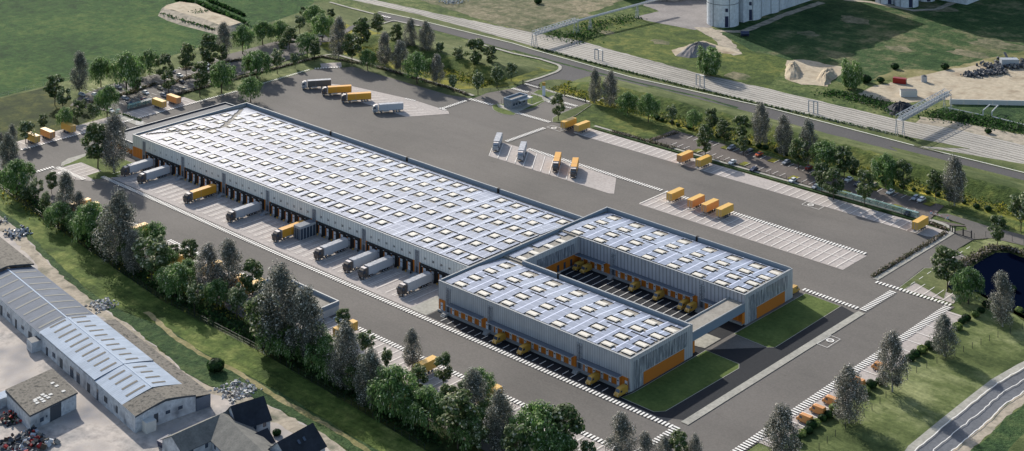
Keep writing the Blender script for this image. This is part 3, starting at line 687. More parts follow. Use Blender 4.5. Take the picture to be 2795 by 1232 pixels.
for g in range(7):
    x = 8.8 + 28.33 * g
    m = MB(); m.box(x - 1.15, x + 1.15, -.1, -.02, 1.16, 9.2, 'perforated_screen'); m.box(x - 1.1, x - .95, -.16, -.1, 1.2, 9.2, 'galvanised'); m.box(x + .0, x + .12, -.16, -.1, 1.2, 9.2, 'dark_grey')
    m.box(x - .5, x + .5, -.2, -.105, 1.2, 3.4, 'dark_grey'); m.build('stair_screen', hall)
    m = MB(); 
    if g: m.box(x - 2.0, x - 1.2, -.2, -.02, 1.16, 5.3, 'orange_panel')
    if g < 6 or True: m.box(x + 1.2, x + 2.0, -.2, -.02, 1.16, 5.3, 'orange_panel')
    m.build('orange_panel', hall)
    if g == 4 or g == 0: continue
    m = MB(); m.box(x - .9, x + 1.1, -1.6, -.52, .95, 1.12, 'galvanised')
    for k in range(6): m.box(x - .9, x + .5, -1.6 - .35 * (k + 1), -1.6 - .35 * k, .02, 1.0 - .16 * k, 'galvanised')
    for a in (-.95, .5): m.box(x + a, x + a + .06, -3.7, -1.6, 1.2, 1.28, 'galvanised'); m.box(x + a, x + a + .06, -3.7, -3.62, .1, 1.2, 'galvanised'); m.box(x + a, x + a + .06, -1.7, -1.6, 1.1, 2.1, 'galvanised')
    m.build('steps', hall)
m = MB(); m.box(0.4, 7.5, -.14, -.02, 1.16, 5.4, 'orange_cladding'); m.build('orange_panel', hall)
# glazed stair lobby between docks 24 and 25
lob = thing('glazed_lobby', 'grey glazed stair lobby standing out between the loading docks', 'entrance lobby', (0, 0, 0))
x0, x1, y0, y1 = 120.6, 124.2, -8.6, -.85
m = MB()
for x in (x0, x1 - .2):
    for y in [y0 + k * (y1 - y0 - .2) / 5 for k in range(6)]: m.box(x, x + .2, y, y + .2, .1, 4.4, 'galvanised')
m.box(x0 + 1.2, x0 + 1.35, y0, y0 + .2, .1, 4.4, 'galvanised'); m.box(x0 + 2.4, x0 + 2.55, y0, y0 + .2, .1, 4.4, 'galvanised')
m.box(x0, x1, y0, y1, .08, .2, 'concrete'); m.build('frame', lob)
m = MB(); m.box(x0 - .05, x1 + .05, y0 - .05, y1, 4.41, 5.3, 'galvanised', 'canopy_roof'); m.build('roof', lob)
m = MB(); m.box(x0 + .08, x0 + .14, y0 + .1, y1, .21, 4.4, 'window_glass'); m.box(x1 - .14, x1 - .08, y0 + .1, y1, .21, 4.4, 'window_glass'); m.box(x0 + .2, x1 - .2, y0 + .08, y0 + .14, .21, 4.4, 'window_glass'); m.build('glazing', lob)
# low wing at the far left end
lw = thing('side_annex', 'low dark-roofed annex along the left end of the long hall', 'annex')
m = MB(); m.box(-21, -.05, 2.4, 65, 0, 2.2, 'orange_panel'); m.box(-21, -.05, 2.4, 65, 2.201, 4.6, 'cladding_end'); m.build('wall', lw)
m = MB(); m.box(-20.6, -.06, 2.8, 64.6, 4.61, 4.7, 'dark_grey'); m.build('roof', lw)
m = MB()
for b in ((-21.1, -20.6, 2.3, 65.1), (-20.6, -.06, 64.6, 65.1), (-20.6, -.06, 2.3, 2.8)): m.box(*b, 4.61, 5.3, 'dark_grey', 'coping')
m.build('parapet', lw)
# ---------------------------------------------------------------- the U-shaped delivery wings
wg = thing('delivery_wings', 'U-shaped warehouse wings with solar roof round a shaded van courtyard', 'warehouse', (0, 0, 0))
HW = 10.1
def wall(name, x0, x1, y0, y1, z0, z1, mat, parent=wg):
    m = MB(); m.box(x0, x1, y0, y1, z0, z1, mat); return m.build(name, parent)
wall('wall', 204.2, 286.6, -14.2, -13.8, 0, HW, 'cladding_wing')
wall('wall', 204.4, 286.6, 75.0, 75.4, 0, HW, 'cladding_wing')
wall('wall', 204.2, 204.6, -13.79, 74.99, 0, HW, 'cladding_end')
wall('wall', 286.2, 286.6, -13.79, 17.5, 0, HW, 'cladding_end')
wall('wall', 286.2, 286.6, 46.5, 74.99, 0, HW, 'cladding_end')
wall('wall', 214.6, 286.19, 46.5, 46.9, 0, HW, 'cladding_court')
wall('wall', 214.6, 286.19, 17.1, 17.49, 0, HW - .02, 'cladding_court')
wall('wall', 214.2, 214.6, 17.5, 46.49, 0, HW, 'cladding_end')
wz1 = lambda v: 9.85 if v < 3 else 9.85 - (v - 3) * .075
wz2 = lambda v: 9.85 if v < 58 else 9.85 - (v - 58) * .06
m = MB()
for a, b in ((-13.8, 3), (3, 17.1)): m.face([(204.6, a, wz1(a)), (286.2, a, wz1(a)), (286.2, b, wz1(b)), (204.6, b, wz1(b))], 'roof_membrane')
for a, b in ((46.9, 58), (58, 75)): m.face([(204.6, a, wz2(a)), (286.2, a, wz2(a)), (286.2, b, wz2(b)), (204.6, b, wz2(b))], 'roof_membrane')
m.face([(204.6, 17.1, 9.3), (214.2, 17.1, 9.3), (214.2, 46.9, 9.3), (204.6, 46.9, 9.3)], 'roof_membrane')
m.face([(204.6, 17.1, 8.79), (214.2, 17.1, 8.79), (214.2, 17.1, 9.3), (204.6, 17.1, 9.3)], 'roof_membrane'); m.face([(204.6, 46.9, 9.3), (214.2, 46.9, 9.3), (214.2, 46.9, 9.85), (204.6, 46.9, 9.85)], 'roof_membrane')
m.build('roof', wg, fixn=False)
parapet('parapet', 204.4, 286.3, 74.6, 74.95, 8.7, HW + .35, wg); parapet('parapet', 214.3, 286.3, 16.5, 17.0, 8.6, HW + .2, wg)
parapet('parapet', 204.61, 205.0, -13.6, 74.5, 9.2, HW + .36, wg)
m = MB(); m.box(204.1, 286.7, -14.3, -13.7, HW + .01, HW + .16, 'coping'); m.box(214.5, 286.7, 46.4, 47, HW + .01, HW + .16, 'coping')
m.box(286.1, 286.7, -13.69, 17.5, HW + .01, HW + .16, 'coping'); m.box(286.1, 286.7, 47.01, 74.5, HW + .01, HW + .16, 'coping'); m.box(214.1, 214.7, 17.2, 46.39, HW + .01, HW + .16, 'coping'); m.build('coping', wg)
for x, y in ((230.5, 16.4), (246.3, 74.4)): m = MB(); m.box(x, x + .8, y, y + 1.1, 8.8, HW + .56, 'black_rubber'); m.build('parapet_joint', wg)
us = [211.6, 222.2, 233.2, 244.2, 255.1, 265.8, 275.3, 283.2]
sk2 = [(x, v) for x in us for v in (-11.1, -4.2, 3.4, 10.6)] + [(x, v) for x in us for v in (49.1, 56.0, 63.2, 69.6)] + [(211.6, v) for v in (19.4, 25.8, 33.8, 40.2)]
zz = lambda v: wz1(v) if v < 17 else (9.3 if v < 46.9 else wz2(v))
sm2 = skylight_mesh(3.7, 2.0, 0)
for x, v in sk2: link('skylight', sm2, wg, (x, v, zz(v)))
holes = [(x - 2.6, x + 2.6, v - 1.8, v + 2.0) for x, v in sk2] + [(x - 2.6, x + 2.6, a, b) for x in us for a, b in ((-13, -12), (12, 14), (71, 73))]
holes += [(x + 1.9, x + 3.2, v - .4, v + .2) for x, v in sk2]
for a, b, z, nm in ((-13.2, 15.8, wz1, 0), (47.8, 73.8, wz2, 1)):
    mid = (0.2 if not nm else 59.7)
    pv_cells(206.2, 285.4, a, b, z, holes, [((x, mid + dy_), (x + 6.5, mid + dy_), .35) for x in us for dy_ in (0,)], cw=.605, ch=.7, glass='solar_glass_wings').build('solar_array', wg, fixn=False)
for a, b in ((18, 29), (30.4, 43.4), (44.6, 47)): pv_cells(206.2, 209.3, a, b, lambda v: 9.3, [], [], cw=.6, ch=.7, glass='solar_glass_wings').build('solar_array', wg, fixn=False)
# end walls: translucent panels and orange bands
for a, b in ((-12.6, 14.5), (48.6, 72)):
    m = MB(); m.box(286.605, 286.66, a, b, 4.3, 8.9, 'translucent_panels'); m.box(286.605, 286.65, a, a + 4.6, .3, 4.29, 'translucent_panels'); m.build('translucent_wall', wg)
    m = MB(); m.box(286.606, 286.72, a + 4.8, b - 1.6, .25, 4.0, 'orange_panel'); m.build('orange_panel', wg)
m = MB(); m.box(214.605, 214.66, 24, 44.5, 4.6, 8.4, 'translucent_panels'); m.build('translucent_wall', wg)
m = MB(); m.box(214.606, 214.75, 17.5, 46.4, .9, 4.4, 'orange_cladding'); m.build('orange_panel', wg)
for v in (34.5, 38, 41.6): m = MB(); m.box(214.76, 214.82, v, v + 1.1, 1, 3.3, 'window_glass'); m.build('window', wg)
# front van docks
def van_front(x0, x1, y, sgn, doors, canopy, orange):
    """orange dock band with white doors under a dark canopy; sgn -1 = faces the docks road, also used in the courtyard"""
    m = MB(); m.box(x0, x1, y - .25, y - .02, .9, 4.2, 'orange_cladding'); m.build('orange_panel', wg)
    for d in doors:
        m = MB(); m.box(d - .5, d + .5, y - .33, y - .26, .95, 3.3, 'door_white'); m.box(d - .3, d + .3, y - .36, y - .331, 2.2, 2.5, 'door_window'); m.build('door', wg)
    if canopy:
        a, b = canopy; m = MB(); m.box(a, b, y - 2.6, y - .27, 4.25, 4.5, 'galvanised', 'canopy_roof'); m.build('canopy', wg)
van_front(204.7, 207.4, -14.2, -1, [206], None, 1)
van_front(210.2, 227, -14.2, -1, [211.4 + 3.15 * k for k in range(6)], (210.4, 225.9), 1)
van_front(230.2, 265.4, -14.2, -1, [231.4 + 3.15 * k for k in range(11)], (229.4, 264.8), 1)
van_front(268.3, 285.9, -14.2, -1, [269.5 + 3.15 * k for k in range(6)], (267.6, 283.6), 1)
van_front(214.8, 229.2, 46.5, -1, [216.6 + 3.15 * k for k in range(4)], (214.9, 227.6), 1)
van_front(232, 267.4, 46.5, -1, [233.6 + 3.15 * k for k in range(11)], (230.9, 266.4), 1)
van_front(270.6, 286, 46.5, -1, [272.6, 275.7], (270.6, 277), 1)
m = MB(); m.box(204.6, 286.5, -15.1, -14.22, 0, .9, 'concrete'); m.build('plinth', wg)
m = MB(); m.box(214.8, 286, 45.5, 46.48, 0, .9, 'concrete'); m.build('plinth', wg)
for x, y in ((208.8, -14.2), (228.2, -14.2), (266.6, -14.2), (230.8, 46.5), (269.2, 46.5)):
    m = MB(); m.box(x - 1.1, x + 1.1, y - .1, y - .02, .92, 8.8, 'perforated_screen'); m.box(x - .9, x - .3, y - .2, y - .11, 8.4, 8.7, 'galvanised'); m.box(x + .3, x + .9, y - .2, y - .11, 8.4, 8.7, 'galvanised')
    m.box(x - .06, x + .06, y - .18, y - .1, .92, 8.3, 'dark_grey'); m.box(x - .5, x + .5, y - .2, y - .101, .95, 3.1, 'dark_grey'); m.build('stair_screen', wg)
    m = MB(); m.box(x - 1.0, x + 1.0, y - 2.2, y - .92, .02, .88, 'concrete'); m.box(x - .9, x + .9, y - 2.6, y - 2.21, .02, .55, 'concrete'); m.box(x - .9, x + .9, y - 3, y - 2.61, .02, .25, 'concrete'); m.build('steps', wg)
# courtyard side of the front wing: low roof seen from above
m = MB(); m.box(217.5, 280, 17.51, 22.6, 3.6, 4.1, 'light_concrete', 'roof_membrane'); m.build('canopy', wg)
# bridge between the two wings
m = MB(); m.box(280.2, 286.58, 17.51, 46.49, 4.7, 7.4, 'parapet_metal', 'roof_membrane'); m.build('bridge', wg)
m = MB(); 
for x in (280.1, 286.35): m.box(x, x + .35, 17.52, 46.48, 7.401, 7.75, 'coping')
m.build('bridge_parapet', wg)
m = MB(); m.box(286.4, 286.58, 45, 46.49, 1, 4.5, 'orange_cladding'); m.build('orange_panel', wg)
m = MB(); m.box(286.0, 286.57, 17.6, 18.6, 1, 4.6, 'orange_cladding'); m.build('orange_panel', wg)
# ---------------------------------------------------------------- gatehouse, totem sign, lower flat building
gh = thing('gatehouse', 'small grey flat-roofed gatehouse beside the entrance lanes', 'gatehouse', (0, 0, 0.25))
m = MB(); m.box(70.2, 75.2, 161, 172.4, 0, 3.8, 'perforated_screen'); m.build('wall', gh)
m = MB(); m.box(70.5, 74.9, 161.3, 172.1, 3.81, 3.84, 'roof_membrane'); m.build('roof', gh)
m = MB()
for b in ((70.1, 70.5, 160.9, 172.5), (74.9, 75.3, 160.9, 172.5), (70.5, 74.9, 160.9, 161.3), (70.5, 74.9, 172.1, 172.5)): m.box(*b, 3.81, 4.6, 'parapet_metal')
m.build('parapet', gh)
for v in (162.2, 164, 166.3, 169.4): m = MB(); m.box(75.21, 75.26, v, v + 1.2, 1.2, 2.4, 'window_glass'); m.box(75.21, 75.24, v - .1, v + 1.3, 1.1, 1.19, 'door_white'); m.build('window', gh)
m = MB(); m.box(75.31, 77, 165.5, 174.4, 3.1, 3.4, 'light_concrete'); m.box(70.3, 75.3, 172.51, 174.4, 3.1, 3.4, 'light_concrete'); m.build('canopy', gh)
for x, y in ((76.6, 174), (70.8, 174)): m = MB(); m.cyl((x, y, 0), (x, y, 3.1), .1, .1, 'galvanised', 8); m.build('post', gh)
to = thing('totem_sign', 'tall white totem sign with yellow top on the gate island', 'sign', (72.4, 187.4, .2), .5)
m = MB(); m.box(-.75, .75, -.25, .25, 0, 5.0, 'door_white'); m.build('panel', to)
m = MB(); m.box(-.78, .78, -.28, .28, 5.01, 6.7, 'van_yellow'); m.build('header_panel', to)
fb = thing('flat_roof_building', 'low flat-roofed building with white coping behind the lower tree belt', 'building', (0, 0, .1))
m = MB(); m.box(149.5, 181, -50, -38.4, 0, 2.6, 'cladding_wing'); m.build('wall', fb)
m = MB(); m.box(149.9, 180.6, -49.6, -38.8, 2.61, 2.7, 'roof_membrane'); m.build('roof', fb)
m = MB()
for b in ((149.4, 149.9, -50.1, -38.3), (180.6, 181.1, -50.1, -38.3), (149.9, 180.6, -50.1, -49.6), (149.9, 180.6, -38.8, -38.3)): m.box(*b, 2.61, 4.1, 'parapet_metal', 'light_concrete')
m.build('parapet', fb)
# ================================================================ VEHICLES
def wheel(name, parent, x, y, r, w, side, z0=0.0):
    m = MB(); m.cyl((x, y - 0, z0 + r), (x + side * w, y, z0 + r), r, r, 'tyre', 12)
    o = m.build(name, parent)
    q = MB(); q.cyl((x + side * (w + .005), y, z0 + r), (x + side * (w + .03), y, z0 + r), r * .58, r * .5, 'rim', 10); q.build('rim', o)
    return o
def articulated(tname, boxmat, roofmat, cabmat, cabtop):
    """nose points to -y, rear of the trailer at y = 0, length about 15.5 m"""
    r = thing(tname, 'articulated lorry', 'lorry')
    m = MB(); m.box(-1.27, 1.27, -11.6, 0, 1.05, 3.95, boxmat, roofmat); o = m.build('trailer_box', r)
    for ya, yb in ((-11.62, -11.55), (-.06, .02), (-7.62, -7.55)): m = MB(); m.box(-1.29, 1.29, ya, yb, 1.0, 3.97, 'rim'); m.build('frame_band', o)
    m = MB(); m.box(-.5, .5, -14.6, -.3, .6, .98, 'dark_steel'); m.box(-1.1, 1.1, -.25, -.1, .45, .7, 'dark_steel'); m.box(-1.2, -1.0, -9.6, -6.9, .5, 1.0, 'galvanised'); m.box(1.0, 1.2, -9.6, -6.9, .5, 1.0, 'galvanised'); m.build('chassis', r)
    m = MB(); m.prism([(-14.45 + .0, .55), (-12.15, .55), (-12.15, 3.65), (-12.5, 3.72), (-13.6, 3.6), (-14.2, 3.15), (-14.5, 2.3), (-14.55, 1.2)], -1.22, 1.22, cabmat, [0, 0, .04, .1, .14, .1, .03, 0])
    c = m.build('cab', r)
    m = MB(); m.box(-1.05, 1.05, -13.5, -12.3, 3.63, 3.8, cabtop); m.build('roof_deflector', c)
    m = MB(); m.face([(-1.08, -14.53, 2.1), (1.08, -14.53, 2.1), (1.02, -14.26, 3.05), (-1.02, -14.26, 3.05)], 'window_glass'); m.build('windscreen', c, fixn=False)
    for sg in (-1.22, 1.22): m = MB(); m.box(sg - .02, sg + .02, -14.1, -13.0, 2.0, 2.9, 'window_glass'); m.build('side_window', c)
    for s in (-1, 1):
        m = MB(); m.box(s * 1.02 - .16, s * 1.02 + .16, -14.62, -14.5, .75, 1.0, 'lamp_clear'); m.build('headlight', c)
        m = MB(); m.box(s * 1.42 - .1, s * 1.42 + .1, -14.5, -14.35, 1.9, 2.7, 'dark_steel'); m.build('mirror', c)
        for y in (-13.7, -10.6, -4.6, -3.3, -2.0): wheel('wheel', r, s * .92, y, .5, .32, s)
    return r
def boxtrailer(tname, mat, roofmat='trailer_yellow'):
    """swap-body trailer 8.6 m long along y, doors at y = 0"""
    r = thing(tname, 'yellow box trailer', 'trailer')
    m = MB(); m.box(-1.25, 1.25, 0, 8.6, 1.15, 3.95, mat, roofmat); b = m.build('box', r)
    m = MB()
    for x in (-1.27, 1.21): m.box(x, x + .07, -.03, .05, 1.12, 3.98, 'rim')
    m.box(-1.27, 1.28, -.03, .05, 1.08, 1.16, 'rim'); m.box(-1.27, -1.2, 8.55, 8.63, 1.12, 3.98, 'rim'); m.box(1.21, 1.28, 8.55, 8.63, 1.12, 3.98, 'rim'); m.build('corner_frame', b)
    m = MB(); m.box(-.1, .1, -.05, -.032, 1.2, 3.8, 'galvanised'); m.box(-.85, -.78, -.06, -.032, 1.2, 3.8, 'galvanised'); m.box(.78, .85, -.06, -.032, 1.2, 3.8, 'galvanised'); m.build('door_bars', b)
    m = MB(); m.box(-.45, .45, .2, 8.2, .75, 1.13, 'dark_steel'); m.box(-.9, -.75, 1.2, 1.4, 0, .75, 'galvanised'); m.box(.75, .9, 1.2, 1.4, 0, .75, 'galvanised'); m.box(-1.1, 1.1, -.4, -.1, .4, .55, 'light_concrete'); m.build('chassis', r)
    for s in (-1, 1):
        for y in (3.4, 4.8, 6.2): wheel('wheel', r, s * .88, y, .48, .3, s)
    return r
def van(tname, mat, L=5.3, high=2.65):
    """nose points to -y, rear at y = 0"""
    r = thing(tname, 'delivery van', 'van'); r.scale = (.9, .9, .9)
    m = MB(); m.prism([(-L, .45), (0, .45), (0, 2.1), (-.12, high), (-L + 1.75, high), (-L + 1.25, high - .12), (-L + .75, 1.5), (-L + .12, 1.2), (-L, .9)], -.98, .98, mat, [0, 0, 0, .12, .12, .12, .04, .02, 0])
    b = m.build('body', r)
    m = MB(); m.face([(-.86, -L + .8, 1.55), (.86, -L + .8, 1.55), (.8, -L + 1.22, high - .2), (-.8, -L + 1.22, high - .2)], 'window_glass')
    for q in m.v: pass
    m.v = [(x, y - .03, z + .02) for x, y, z in m.v]; m.build('windscreen', b, fixn=False)
    for s in (-1, 1):
        m = MB(); m.box(s * .975 - .02, s * .975 + .02, -L + 1.35, -L + 2.25, 1.45, 2.1, 'window_glass'); m.build('side_window', b)
        m = MB(); m.box(s * .75 - .15, s * .75 + .15, -L - .03, -L + .05, .78, .98, 'lamp_clear'); m.build('headlight', b)
        m = MB(); m.box(s * .86 - .07, s * .86 + .07, -.01, .03, .9, 1.6, 'lamp_red'); m.build('tail_light', b)
        for y in (-L + .95, -1.0): wheel('wheel', r, s * .76, y, .36, .23, s)
    m = MB(); m.box(-.95, .95, -.0, .1, .4, .6, 'dark_steel'); m.build('bumper', b)
    return r
def car(tname, mat, estate=False):
    """nose to -y, centred, 4.3 m"""
    r = thing(tname, 'parked car', 'car')
    e = 2.05 if estate else 1.7
    m = MB(); m.prism([(-2.12, .3), (2.12, .3), (2.15, .85), (2.0, 1.0), (-.9, 1.0), (-1.95, .82), (-2.15, .6)], -.89, .89, mat, [.03, .03, 0, .05, .05, .06, .02]); b = m.build('body', r)
    m = MB(); m.prism([(-1.0, .99), (e, .99), (e - .45, 1.42), (-.35, 1.42)], -.8, .8, 'window_glass', [0, 0, .16, .16]); m.build('windows', b)
    m = MB(); m.prism([(-.42, 1.40), (e - .4, 1.40), (e - .5, 1.5), (-.2, 1.5)], -.66, .66, mat, [0, 0, .08, .08]); m.build('roof', b)
    for s in (-1, 1):
        m = MB(); m.box(s * .65 - .16, s * .65 + .16, -2.18, -2.08, .58, .74, 'lamp_clear'); m.build('headlight', b)
        m = MB(); m.box(s * .7 - .14, s * .7 + .14, 2.08, 2.18, .7, .86, 'lamp_red'); m.build('tail_light', b)
        for y in (-1.3, 1.3): wheel('wheel', r, s * .7, y, .33, .2, s)
    return r
for n, c in (('car_white', (226, 226, 222)), ('car_silver', (150, 154, 160)), ('car_dark', (40, 44, 52)), ('car_blue', (36, 44, 74)), ('car_red', (140, 40, 34)), ('car_orange', (216, 96, 44)), ('car_beige', (170, 160, 140))):
    plain(n, rgb(*c), .3, .6)
GZ = 0.36
tr_silver = articulated('articulated_lorry', 'truck_silver', 'cab_silver', 'cab_paint', 'cab_top')
tr_white = articulated('articulated_lorry', 'truck_silver', 'cab_silver', 'cab_silver', 'cab_top')
tr_grey = articulated('articulated_lorry', 'trailer_grey', 'cab_silver', 'cab_silver', 'cab_top')
tr_yel = articulated('articulated_lorry', 'truck_yellow', 'truck_yellow', 'cab_paint', 'cab_top')
def doc(i): return docks[i]
dock_list = [(384 / 1, 0)]
def near_dock(px, py):
    x = P(px, py)[0]; return min(docks, key=lambda d: abs(d - x))
dg = 'lorries backed up to the loading docks'
# u of the lorry axis, taken from the near side of each front wheel in the photo
dw = [(tr_silver, 338 - 1, 484, 'silver lorry at the leftmost dock, red-brown cab beside the grass island'),
      (tr_silver, 404, 495, 'silver lorry with dark cab, second from the left at the docks'),
      (tr_yel, 510, 558, 'yellow lorry at the docks, the one left of the steps nearest the hall\'s left end'),
      (tr_silver, 630, 608, 'silver lorry between the two yellow lorries at the docks'),
      (tr_yel, 755, 662, 'yellow lorry at the dock beside the glazed lobby'),
      (tr_silver, 886, 715, 'silver lorry at the docks, first to the right of the glazed lobby'),
      (tr_silver, 970, 749, 'silver lorry at the docks, left one of the close pair'),
      (tr_silver, 1008, 767, 'silver lorry at the docks, right one of the close pair'),
      (tr_silver, 1110, 813, 'silver lorry at the last dock before the delivery wings')]
for pr, px, py, lab in dw:
    d = near_dock(px, py); x = P(px, py)[0] - 1.25; x = min(docks, key=lambda q: abs(q - x))
    place(pr, (x, -1.75, GZ), 0, lab, dg)
ang = math.atan2(-8.1, 11.5)     # the slanted bays
def at_roof(px, py, z=4.12): return P(px, py, z)
ul_rz = math.atan2(-8.0, 11.3)
for pr, (nx, ny), lab in ((tr_grey, (839, 219 - 0), 'lorry with dark grey trailer, leftmost of the four north parking bays'), (tr_yel, (894, 236), 'yellow lorry in the north bays, next to the dark grey lorry'),
                        (tr_yel, (947, 255), 'yellow lorry in the north bays, next to the pale silver lorry'), (tr_white, (1033, 283), 'pale silver lorry, rightmost in the north parking bays')):
    # px, py: top left corner of the trailer's front end
    a = P(nx, ny, 4.12)
    fx, fy = math.sin(ul_rz) * -1, math.cos(ul_rz)
    rx, ry = math.cos(ul_rz), math.sin(ul_rz)
    place(pr, (a[0] + fx * 11.6 + rx * 1.27, a[1] + fy * 11.6 + ry * 1.27, GZ), ul_rz, lab, 'lorries in the slanted north parking bays')
# top-left front corners come from the photo at the roof edge
ce = [(tr_white, P(1347, 386.3, 4.12), 'silver lorry facing the camera, leftmost in the slanted central bays'), (tr_white, P(1414, 411.5, 4.12), 'silver lorry facing the camera, second in the slanted central bays'),
      (tr_yel, P(1509.5, 441, 4.12), 'yellow lorry facing the camera, left yellow one in the central bays'), (tr_yel, P(1557.5, 456.5, 4.12), 'yellow lorry facing the camera, right yellow one in the central bays')]
crz = math.atan2(8.2, 11.3)
fx, fy = -math.sin(crz), math.cos(crz); rx, ry = math.cos(crz), math.sin(crz)
for pr, a, lab in ce:
    place(pr, (a[0] + fx * 11.6 + rx * 1.27, a[1] + fy * 11.6 + ry * 1.27, GZ), crz, lab, 'lorries in the slanted central parking bays')
tA = boxtrailer('box_trailer', 'trailer_yellow'); tB = boxtrailer('box_trailer', 'trailer_orange')
def trl(pr, u, v, rz, lab, grp): place(pr, (u, v, GZ), rz, lab, grp)
cg = 'yellow box trailers in the central paved bays'
for pr, px, py, lab in ((tA, 1832.6, 552, 'yellow box trailer standing alone at the left end of the central bays'), (tB, 1889, 570.5, 'orange-sided box trailer, left one of the three together in the central bays'),
                   (tB, 1927.5, 583.5, 'orange-sided box trailer in the middle of the three central ones'), (tA, 1968, 596, 'olive-yellow box trailer, rightmost in the central bays')):
    a = P(px, py, 1.15); trl(pr, a[0] - 1.25, a[1], 0, lab, cg)
ug = 'yellow box trailers in the long upper bay row'
for pr, px, py, lab in ((tA, 1541, 353.5, 'yellow box trailer by the lone tree at the left end of the upper bays'), (tA, 1578, 362.5, 'yellow box trailer, second from the left end of the upper bays'),
                   (tB, 1860, 446.5, 'box trailer with brown-orange sides beside the car park fence'), (tA, 1911, 459, 'pale olive box trailer under the tree at the car park fence'), (tA, 2505, 632, 'yellow box trailer alone at the right end of the upper bays')):
    a = P(px, py, 1.15); trl(pr, a[0] - 1.25, a[1], 0, lab, ug)
lg = 'yellow box trailers in the bays behind the lower tree belt'
for px, py, lab in ((249.5, 546, 'yellow box trailer half hidden by trees, leftmost of the lower bays'), (272, 555.5, 'yellow box trailer showing its roof above a willow, second in the lower bays'), (405, 613.5, 'yellow box trailer roof above the trees below the fourth dock lorry'),
               (510, 696, 'yellow box trailer almost hidden by a dark maple in the lower bays'), (608, 717, 'yellow box trailer glimpsed between two grey birches'), (668, 755, 'yellow box trailer end showing right of the tall grey birches'), (725, 766, 'yellow box trailer just left of the low flat-roofed building'),
               (977, 880, 'yellow box trailer just right of the low flat-roofed building'), (1196, 979, 'yellow box trailer behind the lone grey birch in the lower bays'), (1372, 1058, 'yellow box trailer nearest the delivery wings in the lower bays')):
    a = P(px, py, 3.95); trl(tA, a[0] - 1.25, a[1] - 8.6, 0, lab, lg)
eg = 'yellow box trailers in the bays left of the hall'
for px, py, pr, lab in ((96, 393, tA, 'yellow box trailer at the far left edge bays beside grey birches'), (137, 381.5, tB, 'orange-sided box trailer between two others in the far left bays'), (194, 364.5, tA, 'yellow box trailer below a willow, rightmost of the three far left'),
                   (442.5, 297, tA, 'olive box trailer beside the glass shelter by the left car park'), (482.5, 286, tB, 'orange box trailer nearest the tree by the left car park')):
    a = P(px, py, 1.15); trl(pr, a[0] , a[1] + 1.25, PI / 2, lab, eg)
vy = van('delivery_van', 'van_yellow'); vo = van('delivery_van', 'van_orange')
vg = 'yellow delivery vans at the wing docks'
for k, x in enumerate((217.4, 220.9, 242.9, 253.4, 263.9, 267.1)):
    place(vy, (x + .2, 45.2, .36), 0, 'yellow delivery van in the courtyard, %s from the left of six' % ORD[k], vg)
for x, lab in ((P(1362, 932)[0], 'yellow delivery van with sunlit nose at the front wing docks'), (P(1432, 960)[0], 'yellow delivery van, second from the left at the front wing docks'),
          (P(1622, 1040)[0], 'yellow delivery van, second from the right at the front wing docks'), (P(1697, 1074)[0], 'yellow delivery van nearest the front wing\'s right corner')):
    place(vy, (x + .9, -15.3, .36), 0, lab, vg)
place(vy, (285.1, 76.2, .36), PI, 'yellow delivery van half hidden behind the back wing corner', vg)
og = 'orange vans in the bays by the lower right lawn'
for px, py, lab in ((2165, 1148, 'orange van nearest the camera in the lower right bays'), (2212, 1128, 'orange van second from the bottom of the lower right bays'), (2245.5, 1103, 'orange van third from the bottom of the lower right bays'),
               (2335, 1058, 'orange van half hidden by the middle grey birch on the right'), (2385, 1012, 'orange van behind the largest grey birch on the right')):
    a = P(px, py); place(vo, (337.2, a[1] + .7, .36), -PI / 2, lab, og)
cars = {k: car('parked_car', 'car_' + k, k in ('silver', 'beige')) for k in ('white', 'silver', 'dark', 'blue', 'red', 'orange', 'beige')}
z3 = lambda x, y: P(300 + x / 6.305, 140 + y / 6.305)
z8 = lambda x, y: P(1840 + x / 5.675, 360 + y / 5.675)
lc = [('silver', z3(145, 650), 'under the trees at the left end of the left car park'), ('dark', z3(520, 515), 'in tree shade at the far edge of the left car park'), ('white', z3(485, 655), 'under the big tree in the middle of the left car park'),
      ('silver', z3(265, 840), 'parked in shade by the corner kerb of the left car park'), ('blue', z3(345, 930), 'right behind the glass shelter of the left car park'), ('white', z3(615, 745), 'in full sun in the middle of the left car park'),
      ('beige', z3(870, 665), 'half shaded beside the hedge of the left car park'), ('red', z3(595, 865), 'behind the glass shelter of the left car park'), ('blue', z3(1075, 375), 'at the far kerb of the left car park, partly hidden'),
      ('white', z3(1200, 450), 'sunlit beside the planted strip of the left car park'), ('dark', z3(1240, 560), 'by the kerb corner in the left car park'), ('beige', z3(1285, 690), 'alone near the footpath of the left car park'),
      ('white', z3(1670, 255), 'between tree crowns at the far end of the left car park'), ('white', z3(1655, 325), 'in tree shade just below another at the left car park'), ('dark', z3(1700, 190), 'farthest along the left car park under dark trees'),
      ('white', z3(10, 1055), 'at the near left corner of the left car park'), ('silver', z3(930, 790), 'behind the orange box trailer at the left car park'), ('dark', PT('00', 640, 748), 'below the tall grey birch by the left car park'), ('white', PT('00', 700, 714), 'just right of the tall birch by the left car park'), ('silver', PT('00', 605, 712), 'just below the tall grey birch by the left car park'),
      ('beige', z3(2400, 120), 'at the farthest corner lane of the left car park'), ('silver', PT('10', 475, 272), 'on the lane between trees north of the car park')]
for c, a, lab in lc: place(cars[c], (a[0], a[1], .36), PI / 2 + random.uniform(-.05, .05), '%s car %s' % (c, lab), 'cars in the left car park')
